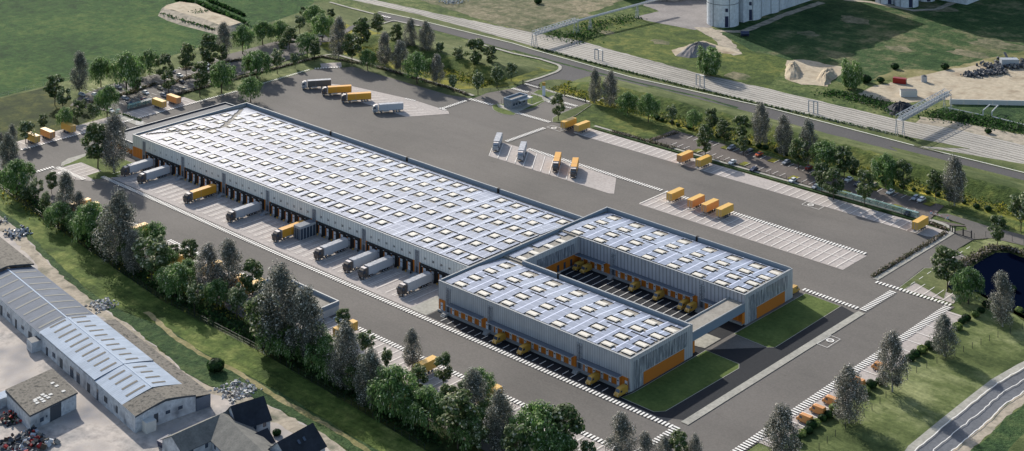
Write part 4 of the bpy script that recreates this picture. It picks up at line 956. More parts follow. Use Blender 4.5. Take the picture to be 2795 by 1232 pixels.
rc = [('silver', z8(885, 275), 'first from the left along the far row of the right car park'), ('dark', z8(1170, 330), 'in shade left of the orange car, right car park'), ('orange', z8(1315, 380), 'in the far row of the right car park'),
      ('white', z8(900, 505), 'in the near row of the right car park, leftmost there'), ('blue', z8(1235, 615), 'beside the planted island, near row of right car park'), ('silver', z8(1735, 505), 'in the far row left of the disabled bays, right car park'),
      ('red', z8(2085, 590), 'in the far row of the right car park'), ('white', z8(1840, 785), 'in the near row of the right car park, third from its left'), ('silver', z8(2195, 885), 'in the near row of the right car park, fourth from its left'),
      ('white', PT('31', 600, 258), 'under tall trees in the middle far row, right car park'), ('dark', PT('31', 665, 293), 'shaded behind a tree in the right car park'), ('beige', PT('31', 785, 303), 'pale one behind the tree near the disabled bays'),
      ('white', PT('31', 905, 352), 'beside the grass island in the far row, right car park'), ('silver', PT('31', 1090, 396), 'left one of the close pair near the barrier'), ('white', PT('31', 1135, 408), 'right one of the close pair near the barrier'),
      ('dark', PT('31', 1035, 510), 'alone in the near row close to the last box trailer')]
for c, a, lab in rc: place(cars[c], (a[0], a[1], .36), random.uniform(-.05, .05), '%s car %s' % (c, lab), 'cars in the right car park')
for pr in (tr_silver, tr_white, tr_grey, tr_yel, tA, tB, vy, vo, *cars.values()): assert pr.name in USED
# ================================================================ TREES AND SHRUBS
def leafy(name, kind, H, seed):
    """crown of many small leaf faces and a limbed trunk, real height H metres"""
    rnd = random.Random(seed); m = MB(); mat = {'W': 'willow_leaf', 'M': 'maple_leaf', 'B': 'birch_leaf', 'R': 'pale_leaf', 'D': 'willow_leaf'}[kind]
    m.mi(mat); V, Fc = m.v, m.f
    def quad(c, n, s, w=1.0, down=None):
        n = Vector(n).normalized(); a = n.orthogonal().normalized()
        a.rotate(Matrix.Rotation(rnd.uniform(0, 6.28), 3, n)); b = n.cross(a)
        if down: b = (Vector((0, 0, -1)) + Vector(n) * .15).normalized(); a = b.cross(n).normalized()
        a = a * s * .5 * w; b = b * s * .5; c = Vector(c); i = len(V)
        V.extend([tuple(c - a - b), tuple(c + a - b * .7), tuple(c + a * .8 + b), tuple(c - a * .9 + b * .8)]); Fc.append((i, i + 1, i + 2, i + 3)); m.m.append(0)
    def rv(): 
        while True:
            p = Vector((rnd.uniform(-1, 1), rnd.uniform(-1, 1), rnd.uniform(-1, 1)))
            if .05 < p.length < 1: return p
    clumps = []
    if kind in 'WD':
        Rr = H * (.46 if kind == 'W' else .40)
        for k in range(60):
            th = rnd.uniform(0, 2 * PI); ph = rnd.uniform(.0, 1.0) ** .7
            r = Rr * math.sin(ph * PI * .5) * rnd.uniform(.6, 1.12); z = H * (.58 + .36 * math.cos(ph * PI * .5)) + rnd.uniform(-.03, .03) * H
            clumps.append((Vector((r * math.cos(th), r * math.sin(th), z)), H * rnd.uniform(.07, .115)))
        if kind == 'D':
            clumps = []
            for k in range(110):
                z = rnd.uniform(.06, .95); r = H * .46 * math.sin(PI * (.12 + .85 * (1 - z)) ** .9) ** .5 * rnd.uniform(.6, 1.0) * .95; th = rnd.uniform(0, 6.28)
                clumps.append((Vector((r * math.cos(th), r * math.sin(th), H * z)), H * rnd.uniform(.07, .11)))
        for c, s in clumps:
            for _ in range(46): p = rv(); quad(c + p * s * 1.1, p + Vector((0, 0, .5)), H * .032)
            hang = H * rnd.uniform(.2, .55) * (1 if kind == 'W' else .6)
            for _ in range(40):
                p = rv(); out = Vector((c.x, c.y, 0)).normalized() if c.xy.length > .1 else Vector((1, 0, 0))
                z = c.z - rnd.uniform(0, hang)
                if z < H * .12: continue
                quad((c.x + p.x * s * 1.2, c.y + p.y * s * 1.2, z), out + p * .5, H * .06, .36, True)
    elif kind == 'M':
        for k in range(44):
            f = rnd.random() ** .8; z = H * (.24 + .72 * f); r = H * .32 * (math.sin(PI * min(1, (.16 + .84 * (1 - f)) ** .9)) ** .6 * (.55 + .6 * (1 - f))) * rnd.uniform(.5, 1.1)
            th = rnd.uniform(0, 2 * PI); clumps.append((Vector((r * math.cos(th), r * math.sin(th), z)), H * rnd.uniform(.06, .11)))
        for c, s in clumps:
            for _ in range(70): p = rv(); quad(c + Vector((p.x * 1.3, p.y * 1.3, p.z * .8)) * s, p + Vector((0, 0, .4)), H * .04)
    elif kind == 'B':
        for k in range(110):
            f = rnd.random(); z = H * (.14 + .83 * f); r = H * .235 * math.sin(PI * (.12 + .85 * f) ** .85) ** .7 * rnd.uniform(.35, 1.05)
            th = rnd.uniform(0, 2 * PI); clumps.append((Vector((r * math.cos(th), r * math.sin(th), z)), H * rnd.uniform(.045, .085)))
        for c, s in clumps:
            for _ in range(95): p = rv(); quad(c + Vector((p.x, p.y, p.z * 1.5)) * s * 1.25, p, H * .0155)
    else:
        for k in range(34):
            p = rv().normalized() * rnd.uniform(.45, 1.0); clumps.append((Vector((p.x * H * .3, p.y * H * .3, H * .62 + p.z * H * .33)), H * rnd.uniform(.07, .11)))
        for c, s in clumps:
            for _ in range(64): p = rv(); quad(c + p * s * 1.1, p + Vector((0, 0, .4)), H * .042)
    me = m.mesh(name + '_crown')
    # trunk with limbs
    t_ = MB(); bm_ = 'pale_bark' if kind == 'B' else 'bark'; r0 = H * (.016 if kind != 'W' else .024)
    pts = [Vector((0, 0, -.1))]
    for k in range(1, 5): pts.append(Vector((rnd.uniform(-.02, .02) * H, rnd.uniform(-.02, .02) * H, H * .2 * k)))
    for k in range(4): t_.cyl(pts[k], pts[k + 1], r0 * (1 - k * .22), r0 * (1 - (k + 1) * .22), bm_, 7, cap=False)
    for c, s in clumps[::4]:
        k = min(3, max(1, int(c.z / (H * .2)) - 1)); t_.cyl(pts[k], c, r0 * .4, r0 * .12, bm_, 5, cap=False)
    tm = t_.mesh(name + '_trunk')
    return me, tm
KN = {'W': ('willow', 'broad green willow'), 'M': ('maple_tree', 'dark green upright tree'), 'B': ('birch_tree', 'grey speckled columnar tree'), 'R': ('round_tree', 'small pale-leaved round tree'), 'D': ('broadleaf_tree', 'dense dark green tree')}
VAR = {k: [leafy(KN[k][0], k, 14.0, 11 + i * 7 + ord(k)) for i in range(3)] for k in 'WMBR'}
VAR['D'] = [leafy('broadleaf_tree', 'D', 14.0, 5)]
TREES = []
def tree(kind, px, py, top, zone_, label=None):
    u, v = P(px, py); h = (py - top) / ppm(py) * 1.02
    TREES.append((kind, px, u, v, h, zone_, label))
def TT(cr, zone_, items):
    for kind, x, y, top in items:
        px, py = t(cr, x, y); tree(kind, px, py, t(cr, x, top)[1], zone_)
TT('00', 'left', [('B', 590, 690, 400), ('M', 405, 780, 555), ('R', 465, 830, 645), ('W', 745, 640, 430), ('W', 935, 700, 400), ('W', 1100, 560, 375), ('M', 1215, 610, 405), ('M', 1243, 695, 520), ('M', 1375, 570, 320), ('M', 1545, 520, 250),
    ('B', 1650, 430, 180), ('M', 1635, 490, 330), ('M', 1475, 715, 455), ('W', 1635, 690, 460), ('W', 790, 865, 640), ('R', 610, 830, 735), ('M', 570, 905, 740), ('R', 685, 905, 750), ('W', 475, 960, 800), ('M', 320, 970, 845), ('R', 190, 1070, 875),
    ('B', 90, 1130, 930), ('B', 5, 1120, 990), ('M', 722, 1246, 905), ('B', 842, 1271, 865), ('W', 1790, 400, 190), ('W', 1860, 560, 400), ('W', 1850, 760, 575), ('M', 1000, 700, 560), ('R', 850, 600, 450)])
TT('10', 'north', [('W', 45, 330, 165), ('W', 165, 310, 160), ('M', 245, 370, 200), ('R', 320, 250, 105), ('W', 425, 200, 45), ('M', 545, 160, 65), ('W', 485, 300, 110), ('W', 375, 425, 245), ('M', 430, 455, 300), ('B', 605, 445, 145), ('M', 705, 480, 245),
    ('M', 770, 380, 135), ('M', 895, 265, 105), ('B', 945, 500, 250), ('B', 1060, 540, 315), ('M', 1030, 340, 180), ('B', 1135, 385, 150), ('B', 1252, 412, 172), ('R', 1355, 430, 305), ('R', 1490, 480, 345), ('M', 1610, 520, 290), ('M', 1730, 500, 345),
    ('R', 1775, 655, 470), ('R', 1635, 700, 515), ('R', 1450, 680, 545), ('W', 820, 520, 370), ('W', 1185, 620, 395), ('B', 1330, 630, 415), ('R', 285, 505, 385), ('R', 155, 545, 365), ('W', 5, 590, 380), ('M', 195, 400, 280), ('M', 340, 130, 50), ('R', 1880, 600, 450)])
TT('20', 'slope', [('B', 605, 765, 525), ('B', 720, 790, 540), ('M', 335, 895, 695), ('W', 845, 860, 690), ('W', 1000, 905, 700), ('R', 1175, 930, 770), ('W', 1335, 970, 815), ('M', 1460, 1000, 800), ('M', 1420, 1165, 930), ('M', 1560, 1060, 880), ('M', 1680, 1065, 855), ('B', 1830, 1080, 780), ('M', 1700, 1150, 1000)])
TT('31', 'slope', [('B', 120, 75, -215), ('B', 300, 135, -175), ('M', 230, 180, -60), ('M', 400, 345, 130), ('M', 487, 400, 165), ('M', 565, 250, 0), ('R', 632, 225, 70), ('W', 430, 200, -30), ('M', 717, 440, 175), ('W', 872, 315, 70), ('R', 800, 250, 95), ('M', 1003, 330, 105), ('M', 1240, 400, 178), ('B', 1380, 440, 95), ('M', 1340, 430, 300), ('R', 1868, 630, 345)])
TT('31', 'pond', [('M', 1697, 740, 512), ('M', 1327, 1060, 742)])
TT('32', 'pond', [('W', 1480, 50, -205), ('B', 1735, 220, -165)])
TT('32', 'lawn', [('B', 1305, 437, 148), ('B', 920, 700, 278), ('B', 600, 930, 528), ('B', 105, 1230, 825)])
TT('01', 'belt', [('B', 60, 175, -85), ('W', 125, 350, 108), ('R', 265, 415, 240), ('M', 380, 350, 188), ('R', 335, 500, 330), ('B', 485, 550, 208), ('B', 585, 560, 345), ('W', 675, 725, 425), ('W', 810, 650, 500), ('B', 870, 870, 362), ('W', 1125, 800, 575),
    ('B', 985, 950, 640), ('R', 1120, 1010, 660), ('M', 1275, 890, 720), ('M', 1400, 930, 698), ('B', 1535, 1090, 738), ('B', 1690, 1110, 712), ('W', 1290, 1120, 880), ('R', 1435, 1230, 1005), ('M', 1860, 1130, 845), ('R', 1745, 1270, 1010), ('R', 1010, 760, 590), ('W', 960, 830, 620), ('W', 430, 600, 420), ('M', 745, 800, 610), ('W', 1210, 960, 760), ('W', 1600, 1200, 990), ('M', 190, 420, 300), ('W', 560, 650, 490), ('M', 920, 900, 700), ('W', 1380, 1040, 840), ('R', 1200, 1050, 900)])
TT('12', 'belt', [('B', 170, 412, -199), ('M', 40, 380, -30), ('B', 360, 505, -40), ('R', 275, 260, 15), ('M', 640, 280, 80), ('W', 500, 570, 300), ('B', 657, 682, 215), ('R', 800, 440, 240), ('B', 838, 825, 412), ('R', 960, 540, 370), ('W', 1015, 900, 530), ('M', 1185, 730, 505),
    ('B', 1148, 540, 248), ('M', 1378, 670, 422), ('W', 1265, 985, 688), ('M', 1485, 1120, 715), ('B', 1600, 970, 560), ('W', 1645, 790, 540), ('B', 1795, 1140, 708), ('R', 1640, 1170, 915), ('R', 1875, 1200, 955), ('W', 130, 330, 60), ('M', 1420, 930, 640), ('W', 250, 470, 230), ('M', 760, 640, 430), ('W', 900, 760, 520), ('W', 430, 430, 200), ('M', 1090, 900, 640), ('W', 1560, 1090, 820), ('W', 1750, 1000, 760), ('W', 90, 440, 210), ('W', 600, 640, 420), ('M', 700, 720, 500), ('W', 1150, 960, 740), ('M', 1540, 880, 640)])
TT('22', 'front', [('B', 805, 1270, 878), ('W', 190, 1240, 805), ('M', 385, 1240, 828), ('W', 330, 1330, 1010), ('R', 560, 1270, 1048), ('B', 980, 1300, 1012), ('B', 1120, 1310, 1040), ('M', 1225, 1290, 1005), ('B', 1345, 1300, 1028), ('M', 20, 1330, 950)])
ZL = {'left': 'by the left car park', 'north': 'on the northern green', 'slope': 'below the main road', 'pond': 'by the pond', 'lawn': 'on the lower right lawn', 'belt': 'by the lower fence', 'front': 'at the bottom edge'}
ZG = {'left': 'trees around the left car park', 'north': 'trees on the green north of the yard', 'slope': 'trees along the slope below the main road', 'pond': 'trees beside the pond', 'lawn': 'trees on the lower right lawn', 'belt': 'trees of the lower fence belt', 'front': 'trees along the bottom edge'}
KS = {'W': 'broad willow-like tree', 'M': 'dark upright tree', 'B': 'grey speckled tree', 'R': 'small pale tree', 'D': 'dense dark tree'}
rt = random.Random(3); cnt = {}; used_k = {}
tot = {}
for q in TREES: tot[(q[0], q[5])] = tot.get((q[0], q[5]), 0) + 1
def put_tree(kind, u, v, h, label, group, vi=None, wide=1.0, cat='tree'):
    me, tm = VAR[kind][(vi if vi is not None else rt.randrange(9)) % len(VAR[kind])]
    r = thing(KN[kind][0], label, cat, (u, v, .05), rt.uniform(0, 6.28), group)
    s = h / 14.0; r.scale = (s * wide, s * wide, s)
    link('crown', me, r); link('trunk', tm, r); return r
for kind, px, u, v, h, z_, lab in sorted(TREES, key=lambda q: q[1]):
    key = (kind, z_); cnt[key] = cnt.get(key, 0) + 1
    if tot[key] == 1: label = 'the only %s %s' % (KS[kind], ZL[z_])
    else: label = '%s %s, %s of these from left' % (KS[kind], ZL[z_], ORD[cnt[key] - 1])
    put_tree(kind, u, v, h, label, ZG[z_], wide=rt.uniform(.88, 1.14) * {'lawn': 1.15, 'left': .9, 'slope': .9}.get(z_, 1))
a = PT('20', 1450, 555); put_tree('D', a[0], a[1], 15.0, 'big dense dark green tree standing alone above the railway', None, wide=.95)
a = PT('30', 620, 655); put_tree('D', a[0], a[1], 14.5, 'big dense tree beside the pale sand heap', None, wide=.85)
# shrubs ---------------------------------------------------------------
def shrub_mesh(name, mat, seed, n=260, s=.34):
    rnd = random.Random(seed); m = MB()
    for _ in range(n):
        while True:
            p = Vector((rnd.uniform(-1, 1), rnd.uniform(-1, 1), rnd.uniform(-1, 1)))
            if .45 < p.length < 1: break
        c = Vector((p.x * .95, p.y * .95, .62 + p.z * .6)); n_ = p.normalized(); a = n_.orthogonal().normalized(); a.rotate(Matrix.Rotation(rnd.uniform(0, 6), 3, n_)); b = n_.cross(a)
        a *= s * .5; b *= s * .5
        m.face([c - a - b, c + a - b, c + a + b, c - a + b], mat)
    return m.mesh(name)
SH = [shrub_mesh('dark_shrub', 'shrub_leaf', 1), shrub_mesh('dark_shrub', 'shrub_leaf', 2), shrub_mesh('lime_shrub', 'lime_leaf', 3)]
hl = PL('32', [(1790, -60), (1840, 100), (1600, 60), (1560, 100), (1515, 130), (1450, 160), (1415, 180), (1385, 225), (1235, 318), (1180, 362), (1125, 395), (1075, 425), (1035, 455), (870, 580), (815, 625), (750, 650), (700, 690), (660, 700), (520, 800), (480, 830), (435, 870), (390, 895), (345, 930), (310, 945), (285, 985), (240, 1005), (190, 1050), (140, 1090), (100, 1120)])
for k, (u_, v_) in enumerate(hl):
    me = SH[2] if k % 3 == 1 else SH[k % 2]; o = link('shrub', me, None, (u_ + 1.2, v_ - .8, .05)); s = random.uniform(1.4, 1.9); o.scale = (s, s, s); o.rotation_euler = (0, 0, random.uniform(0, 6))
    tag(o, '%s shrub in the row beside the lower right bays, %s from the far end' % ('lime green' if k % 3 == 1 else 'dark green', ORD[k]), 'shrub', 'shrubs in the row beside the lower right bays')
fh = [(66 + k * 5.2 + random.uniform(-1.5, 1.5), 196 + random.uniform(-1, 1)) for k in range(46)]
k = 0
for u_, v_ in [(x, y) for x, y in fh if x > 130]:
    o = link('shrub', SH[k % 2], None, (u_, v_, .05)); s = random.uniform(1.1, 1.8); o.scale = (s, s, s); o.rotation_euler = (0, 0, k * 1.7)
    tag(o, 'dark green shrub along the fence above the right car park, %s from left' % ORD[k], 'shrub', 'shrubs along the fence above the right car park'); k += 1
for (cr, x, y, s, lab) in (('30', 940, 510, 2.4, 'dark round bush left of the mown patch by the red container'), ('30', 1310, 510, 2.4, 'dark round bush at the edge of the sandy yard'), ('30', 835, 610, 2.2, 'small bush left of the red container'), ('30', 725, 610, 3.2, 'wide bush right of the big dense tree'),
                      ('30', 1628, 985, 1.8, 'lone dark bush on dry grass at the right edge'), ('02', 1590, 545, 3.0, 'dark lone bush on the ditch bank above the houses'), ('10', 852, 318, 1.6, 'dark bush on the north lawn, left of two'), ('10', 880, 330, 1.6, 'dark bush on the north lawn, right of two'),
                      ('12', 150, 1020, 1.4, 'small green bush between the slate-roofed houses'), ('20', 185, 28, 2.6, 'dark bush on the scrubland at the top edge')):
    a = PT(cr, x, y); o = link('bush', SH[0], None, (a[0], a[1], .05)); o.scale = (s, s, s); tag(o, lab, 'bush')
# ground cover: undergrowth and hedges
def cover(name, pts_fn, n, mat, smin, smax, hmax, label, seed, cat='undergrowth'):
    rnd = random.Random(seed); m = MB()
    for _ in range(n):
        u_, v_ = pts_fn(rnd); h = rnd.uniform(.1, hmax); s = rnd.uniform(smin, smax)
        n_ = Vector((rnd.uniform(-1, 1), rnd.uniform(-1, 1), rnd.uniform(.1, 1))).normalized(); a = n_.orthogonal().normalized() * s * .5; b = n_.cross(a)
        c = Vector((u_, v_, h)); m.face([c - a - b, c + a - b, c + a + b, c - a + b], mat)
    o = m.build(name, fixn=False); tag(o, label, cat, None, 'stuff'); return o
def along(pts, w, clump=0):
    ls = [math.dist(pts[i], pts[i + 1]) for i in range(len(pts) - 1)]; tot_ = sum(ls)
    def f(r):
        d = r.uniform(0, tot_)
        if clump: d = (round(d / clump) * clump + r.gauss(0, clump * .22)) % tot_
        i = 0
        while d > ls[i] and i < len(ls) - 1: d -= ls[i]; i += 1
        q = d / ls[i]; a, b = pts[i], pts[i + 1]
        return (a[0] + (b[0] - a[0]) * q + r.gauss(0, w), a[1] + (b[1] - a[1]) * q + r.gauss(0, w))
    return f
bl = [(x, y + 1.5) for x, y in fence_low[:-1]]
cover('undergrowth', along([(x, y + 3) for x, y in bl], 1.6, 4), 9000, 'shrub_leaf', .3, .8, 1.6, 'dark undergrowth filling the tree belt along the lower fence', 4)
cover('undergrowth', along([(-8, -57), (72, -61), (128, -62), (182, -62), (262, -62)], 3.0, 9), 3500, 'tall_grass', .3, .8, .9, 'tall grass clumps under the lower tree belt', 5)
cover('flower_hedge', along([(131, 168.6), (165, 169.0)], .7, 1.2), 1500, 'flower_leaf', .25, .5, 1.0, 'low flowering hedge beside the upper walkway', 6, 'hedge')
cover('flower_hedge', along([(151, 170.8), (154, 188)], .5), 500, 'flower_leaf', .25, .5, 1.0, 'low flowering hedge at the left end of the right car park', 7, 'hedge')
cover('flower_hedge', along([(298.3, 109), (298.6, 163)], .45, .9), 2200, 'flower_leaf', .25, .5, 1.1, 'long flowering hedge beside the straight walkway to the gate', 8, 'hedge')
cover('flower_hedge', along([(289, 168.6), (297.5, 166.2)], .5), 500, 'flower_leaf', .25, .5, 1.0, 'short flowering hedge inside the curved walkway', 9, 'hedge')
cover('flower_hedge', along([(x, y) for x, y in PL('31', [(1410, 885), (1450, 870), (1560, 810), (1650, 755), (1780, 765), (1892, 800), (2200, 920)])], 1.0), 3600, 'flower_leaf', .3, .6, 1.2, 'flowering planting round the pond', 10, 'planting')
cover('flower_hedge', along([(-61.4, 62), (-61.6, 115), (-61.2, 158), (-31, 164.6), (29, 164.8), (44, 163)], .5, 1.1), 6500, 'flower_leaf', .25, .5, 1.0, 'long flowering hedge along the footpath behind the yard', 11, 'hedge')
for k, (aa, bb) in enumerate((((220, 292), (372, 252)), ((440, 238), (560, 200)), ((345, 258), (420, 232)), ((500, 192), (660, 165)))):
    cover('flower_hedge', along([P(*aa), P(*bb)], .8, 1.5), 1500, 'flower_leaf', .3, .55, 1.1, ('flowering strip %s' % ('along the near left rows of the left car park', 'between the middle rows of the left car park', 'behind the left row of the left car park', 'at the far rows of the left car park')[k]), 20 + k, 'hedge')
cover('low_hedge', along([PT('00', 905, 850), PT('00', 1040, 900)], .5), 450, 'shrub_leaf', .25, .5, .9, 'low clipped hedge beside the footpath at the glass shelter', 15, 'hedge')
cover('meadow_grass', lambda r: (r.uniform(66, 330), r.uniform(196, 214)), 9000, 'tall_grass', .25, .8, .8, 'tall yellow-green meadow grass on the slope', 16, 'meadow grass')
cover('meadow_grass', lambda r: (r.uniform(-60, 40), r.uniform(176, 196)), 4000, 'tall_grass', .25, .8, .8, 'tall meadow grass on the slope north of the yard', 17, 'meadow grass')
cover('rough_bushes', along(PL('20', [(150, 352), (700, 498), (1260, 640), (1892, 790)]) + PL('30', [(980, 1008), (1080, 1040)]), .45, 3.5), 2600, 'shrub_leaf', .3, .6, .9, 'dark rough bushes along the railway fence', 18, 'bushes')
cover('rough_bushes', along(PL('30', [(420, 690), (560, 700), (760, 760), (900, 800), (1000, 850)]), 3, 5), 1500, 'shrub_leaf', .4, .9, 1.2, 'rough green bushes between railway and sandy yard', 19, 'bushes')
cover('rough_bushes', along(PL('30', [(1200, 850), (1330, 860), (1600, 900), (1892, 960)]), 4, 6), 2000, 'shrub_leaf', .4, .9, 1.2, 'rough bushes on the dark bank right of the gantry', 21, 'bushes')
cover('field_hedge', along(PL('00', [(1310, 0), (1470, 40), (1640, 110), (1810, 190)]), 1.0, 3), 2600, 'shrub_leaf', .6, 1.3, 2.2, 'dark hedge line behind the pale mound in the field', 22, 'hedge')
cover('field_hedge', along(PL('00', [(1540, 10), (1640, 50), (1740, 90), (1800, 120)]), .6, 5), 800, 'shrub_leaf', .5, 1.1, 1.6, 'thin broken hedge in the field behind the mound', 23, 'hedge')
cover('rough_bushes', along(PL('20', [(270, 240), (480, 290), (620, 180), (800, 150), (880, 130)]), 5, 0), 1500, 'shrub_leaf', .4, .9, .8, 'dark rough bushes beneath the conveyor gantry', 24, 'bushes')
# ================================================================ WORKS YARD BUILDINGS (LOWER LEFT)
mottled('mossy_roof', rgb(78, 76, 72), rgb(124, 118, 108), .6, .95, 2.2, c3=rgb(56, 56, 54))
mottled('grey_tiles', rgb(96, 96, 92), rgb(120, 118, 112), .3, .9, 1.8)
mottled('slate', rgb(36, 40, 46), rgb(50, 54, 62), .2, .8, 1.0)
mottled('old_plaster', rgb(150, 156, 164), rgb(186, 190, 194), .25, .9, 1.0, c3=rgb(118, 122, 128))
def corr(name, a, b, pitch):
    m = NT(name, .8, .2); fr = m.math('FRACT', m.math('MULTIPLY', m.axis(0), 1 / pitch))
    col = m.mix(.6, m.mix(.6, m.ramp(m.noise(.15, 4, .6), [(.3, a), (.7, b)]), m.ramp(m.noise(.5, 5, .75, m.mapped((1, .12, 1))), [(.3, (.6, .6, .6, 1)), (.55, (1, 1, 1, 1)), (.75, (1.2, 1.2, 1.2, 1))]), 'MULTIPLY'), m.ramp(fr, [(0, (.7, .7, .72, 1)), (.4, (1, 1, 1, 1)), (1, (1.05, 1.05, 1.05, 1))]), 'MULTIPLY'); m.color(col)
corr('pale_corrugated', rgb(150, 162, 176), rgb(162, 174, 188), .9)
corr('blue_grey_corrugated', rgb(92, 100, 112), rgb(104, 112, 124), .9)
plain('roof_strip', rgb(92, 88, 80), .8); plain('roof_strip_pale', rgb(124, 124, 118), .8); plain('ridge_cap', rgb(164, 176, 190), .85)
lw_ = thing('storage_shed', 'long old storage shed with pale blue corrugated barrel roof beside the works yard', 'shed', (197.4, -129.0, 0), math.atan2(.127, -.9918))
# local x runs back along the shed, local y towards the tree belt is negative after the turn; build mirrored
W_ = 19.3
def yy(f): return -f * W_
def roofz(f, e, r): return e + (r - e) * (1 - abs(1 - 2 * f) ** 1.18)
def barrel(x0, x1, e, r, mat, parent, name='roof'):
    m = MB(); n = 10
    for k in range(n):
        a, b = k / n, (k + 1) / n
        m.face([(x0, yy(a), roofz(a, e, r)), (x1, yy(a), roofz(a, e, r)), (x1, yy(b), roofz(b, e, r)), (x0, yy(b), roofz(b, e, r))], mat)
        m.face([(x0, yy(a), roofz(a, e, r) - .5), (x0, yy(b), roofz(b, e, r) - .5), (x0, yy(b), roofz(b, e, r)), (x0, yy(a), roofz(a, e, r))], 'dark_grey')
    return m.build(name, parent, fixn=False)
secs = [(0, 8.5, 5.0, 6.9, 'mossy_roof'), (8.5, 27, 5.0, 7.1, 'pale_corrugated'), (27, 68, 5.3, 7.2, 'pale_corrugated'), (68, 118, 5.0, 6.9, 'blue_grey_corrugated'), (118, 150, 6.2, 8.0, 'mossy_roof'), (150, 190, 5.2, 7, 'blue_grey_corrugated')]
for i, (a, b, e, r, mt) in enumerate(secs):
    ro = barrel(a, b, e, r, mt, lw_)
    if 'corr' in mt:
        m = MB(); m.box(a, b, yy(.5) - .22, yy(.5) + .22, r - .03, r + .06, 'ridge_cap'); m.build('ridge_cap', ro)
        x = a + 2.2
        while x < b - 1:
            st = 'roof_strip' if mt[0] == 'p' else 'roof_strip_pale'
            fr = ((.13, .46), (.54, .82)) if mt[0] == 'p' else ((.02, .49), (.51, .98))
            for f0, f1 in fr:
                m = MB(); f0 += random.uniform(0, .05); f1 -= random.uniform(0, .05)
                for k in range(4):
                    p, q = f0 + (f1 - f0) * k / 4, f0 + (f1 - f0) * (k + 1) / 4
                    m.face([(x, yy(p), roofz(p, e, r) + .06), (x + .95, yy(p), roofz(p, e, r) + .06), (x + .95, yy(q), roofz(q, e, r) + .06), (x, yy(q), roofz(q, e, r) + .06)], st)
                m.build('roof_strip', ro, fixn=False)
            x += 4.15 if mt[0] == 'p' else 6.1
m = MB(); m.box(.15, 190, -.3, .0, 0, 5.0, 'old_plaster'); m.box(.15, 190, yy(1), yy(1) + .3, 0, 5.0, 'old_plaster'); m.build('wall', lw_)
m = MB(); n = 10
for k in range(n):
    a, b = k / n, (k + 1) / n; m.face([(.1, yy(a), 0), (.1, yy(b), 0), (.1, yy(b), roofz(b, 5, 6.6) - .45), (.1, yy(a), roofz(a, 5, 6.6) - .45)], 'old_plaster')
m.build('gable_wall', lw_, fixn=False)
m = MB(); m.box(-.05, .08, -7.2, -5.9, 1.0, 3.6, 'dark_grey'); m.build('door', lw_)
for y in (-10, -14): m = MB(); m.box(-.03, .08, y - 1, y + .4, 2.4, 3.3, 'window_glass'); m.build('window', lw_)
m = MB(); m.box(-2.4, .08, -5.4, -2.2, 0, 3.2, 'light_concrete'); m.build('porch', lw_)
for k in range(22): x = 12 + k * 6.1 + random.uniform(-1.2, 1.2); w_ = random.uniform(.9, 2.6); m = MB(); m.box(x, x + w_, .01, .09, random.choice((.1, 1.4, 1.6)), random.uniform(2.6, 3.4), random.choice(('window_glass', 'dark_grey'))); m.build('window', lw_)
m = MB(); m.box(66, 70, .02, 3.2, 0, 3.4, 'old_plaster', 'dark_grey'); m.build('porch', lw_)
m = MB(); m.face([(-.2, yy(1), 4.6), (64, yy(1), 4.6), (64, yy(1) - 5, 3.8), (-.2, yy(1) - 5, 3.8)], 'mossy_roof'); m.box(-.1, 63.9, yy(1) - 4.8, yy(1) - .1, 0, 3.75, 'blue_grey_corrugated'); m.build('lean_to', lw_, fixn=False)
# small white warehouse
C4 = [(156.9, -146.5), (155.5, -130.7), (172.7, -132.9), (174.5, -148.9)]
sw = thing('workshop', 'white-walled workshop with dark flat roof and white skylight patches in the works yard', 'workshop')
m = MB()
for i in range(4): a, b = C4[i], C4[(i + 1) % 4]; m.face([(a[0], a[1], 0), (b[0], b[1], 0), (b[0], b[1], 4.9), (a[0], a[1], 4.9)], 'old_plaster')
m.build('wall', sw)
cx, cy = sum(p[0] for p in C4) / 4, sum(p[1] for p in C4) / 4
E4 = [(cx + (x - cx) * 1.04, cy + (y - cy) * 1.04) for x, y in C4]
m = MB(); m.face([(x, y, 5.0 + (.4 if i in (0, 1) else 0)) for i, (x, y) in enumerate(E4)], 'mossy_roof')
for i in range(4):
    a, b = E4[i], E4[(i + 1) % 4]; za, zb = 5.0 + (.4 if i in (0, 1) else 0), 5.0 + (.4 if (i + 1) % 4 in (0, 1) else 0)
    m.face([(a[0], a[1], 4.5), (b[0], b[1], 4.5), (b[0], b[1], zb), (a[0], a[1], za)], 'dark_grey')
rf = m.build('roof', sw, fixn=False)
def L4(s, q): 
    a = (C4[0][0] + (C4[3][0] - C4[0][0]) * s, C4[0][1] + (C4[3][1] - C4[0][1]) * s); b = (C4[1][0] + (C4[2][0] - C4[1][0]) * s, C4[1][1] + (C4[2][1] - C4[1][1]) * s)
    return (a[0] + (b[0] - a[0]) * q, a[1] + (b[1] - a[1]) * q)
for k, (s, q) in enumerate([(.70, .26), (.78, .26), (.66, .36), (.74, .38), (.82, .38), (.70, .48), (.78, .5), (.62, .46), (.72, .58), (.42, .78), (.56, .80), (.80, .82), (.66, .28)]):
    m = MB(); a = L4(s, q); z = 5.4 - .4 * s + .06; m.box(a[0] - .5, a[0] + .5, a[1] - .55, a[1] + .55, z, z + .06, 'light_concrete'); m.build('skylight_patch', rf)
a = L4(1, .5); b = L4(1, .28)
def wallpatch(name, q0, q1, z0, z1, mat):
    a, b = L4(1, q0), L4(1, q1); m = MB(); m.face([(a[0] + .12, a[1], z0), (b[0] + .12, b[1], z0), (b[0] + .12, b[1], z1), (a[0] + .12, a[1], z1)], mat); return m.build(name, sw, fixn=False)
wallpatch('door', .42, .66, .1, 4.3, 'dark_grey'); wallpatch('window', .2, .28, 1.4, 2.6, 'window_glass'); wallpatch('window', .33, .36, 2.0, 2.6, 'window_glass')
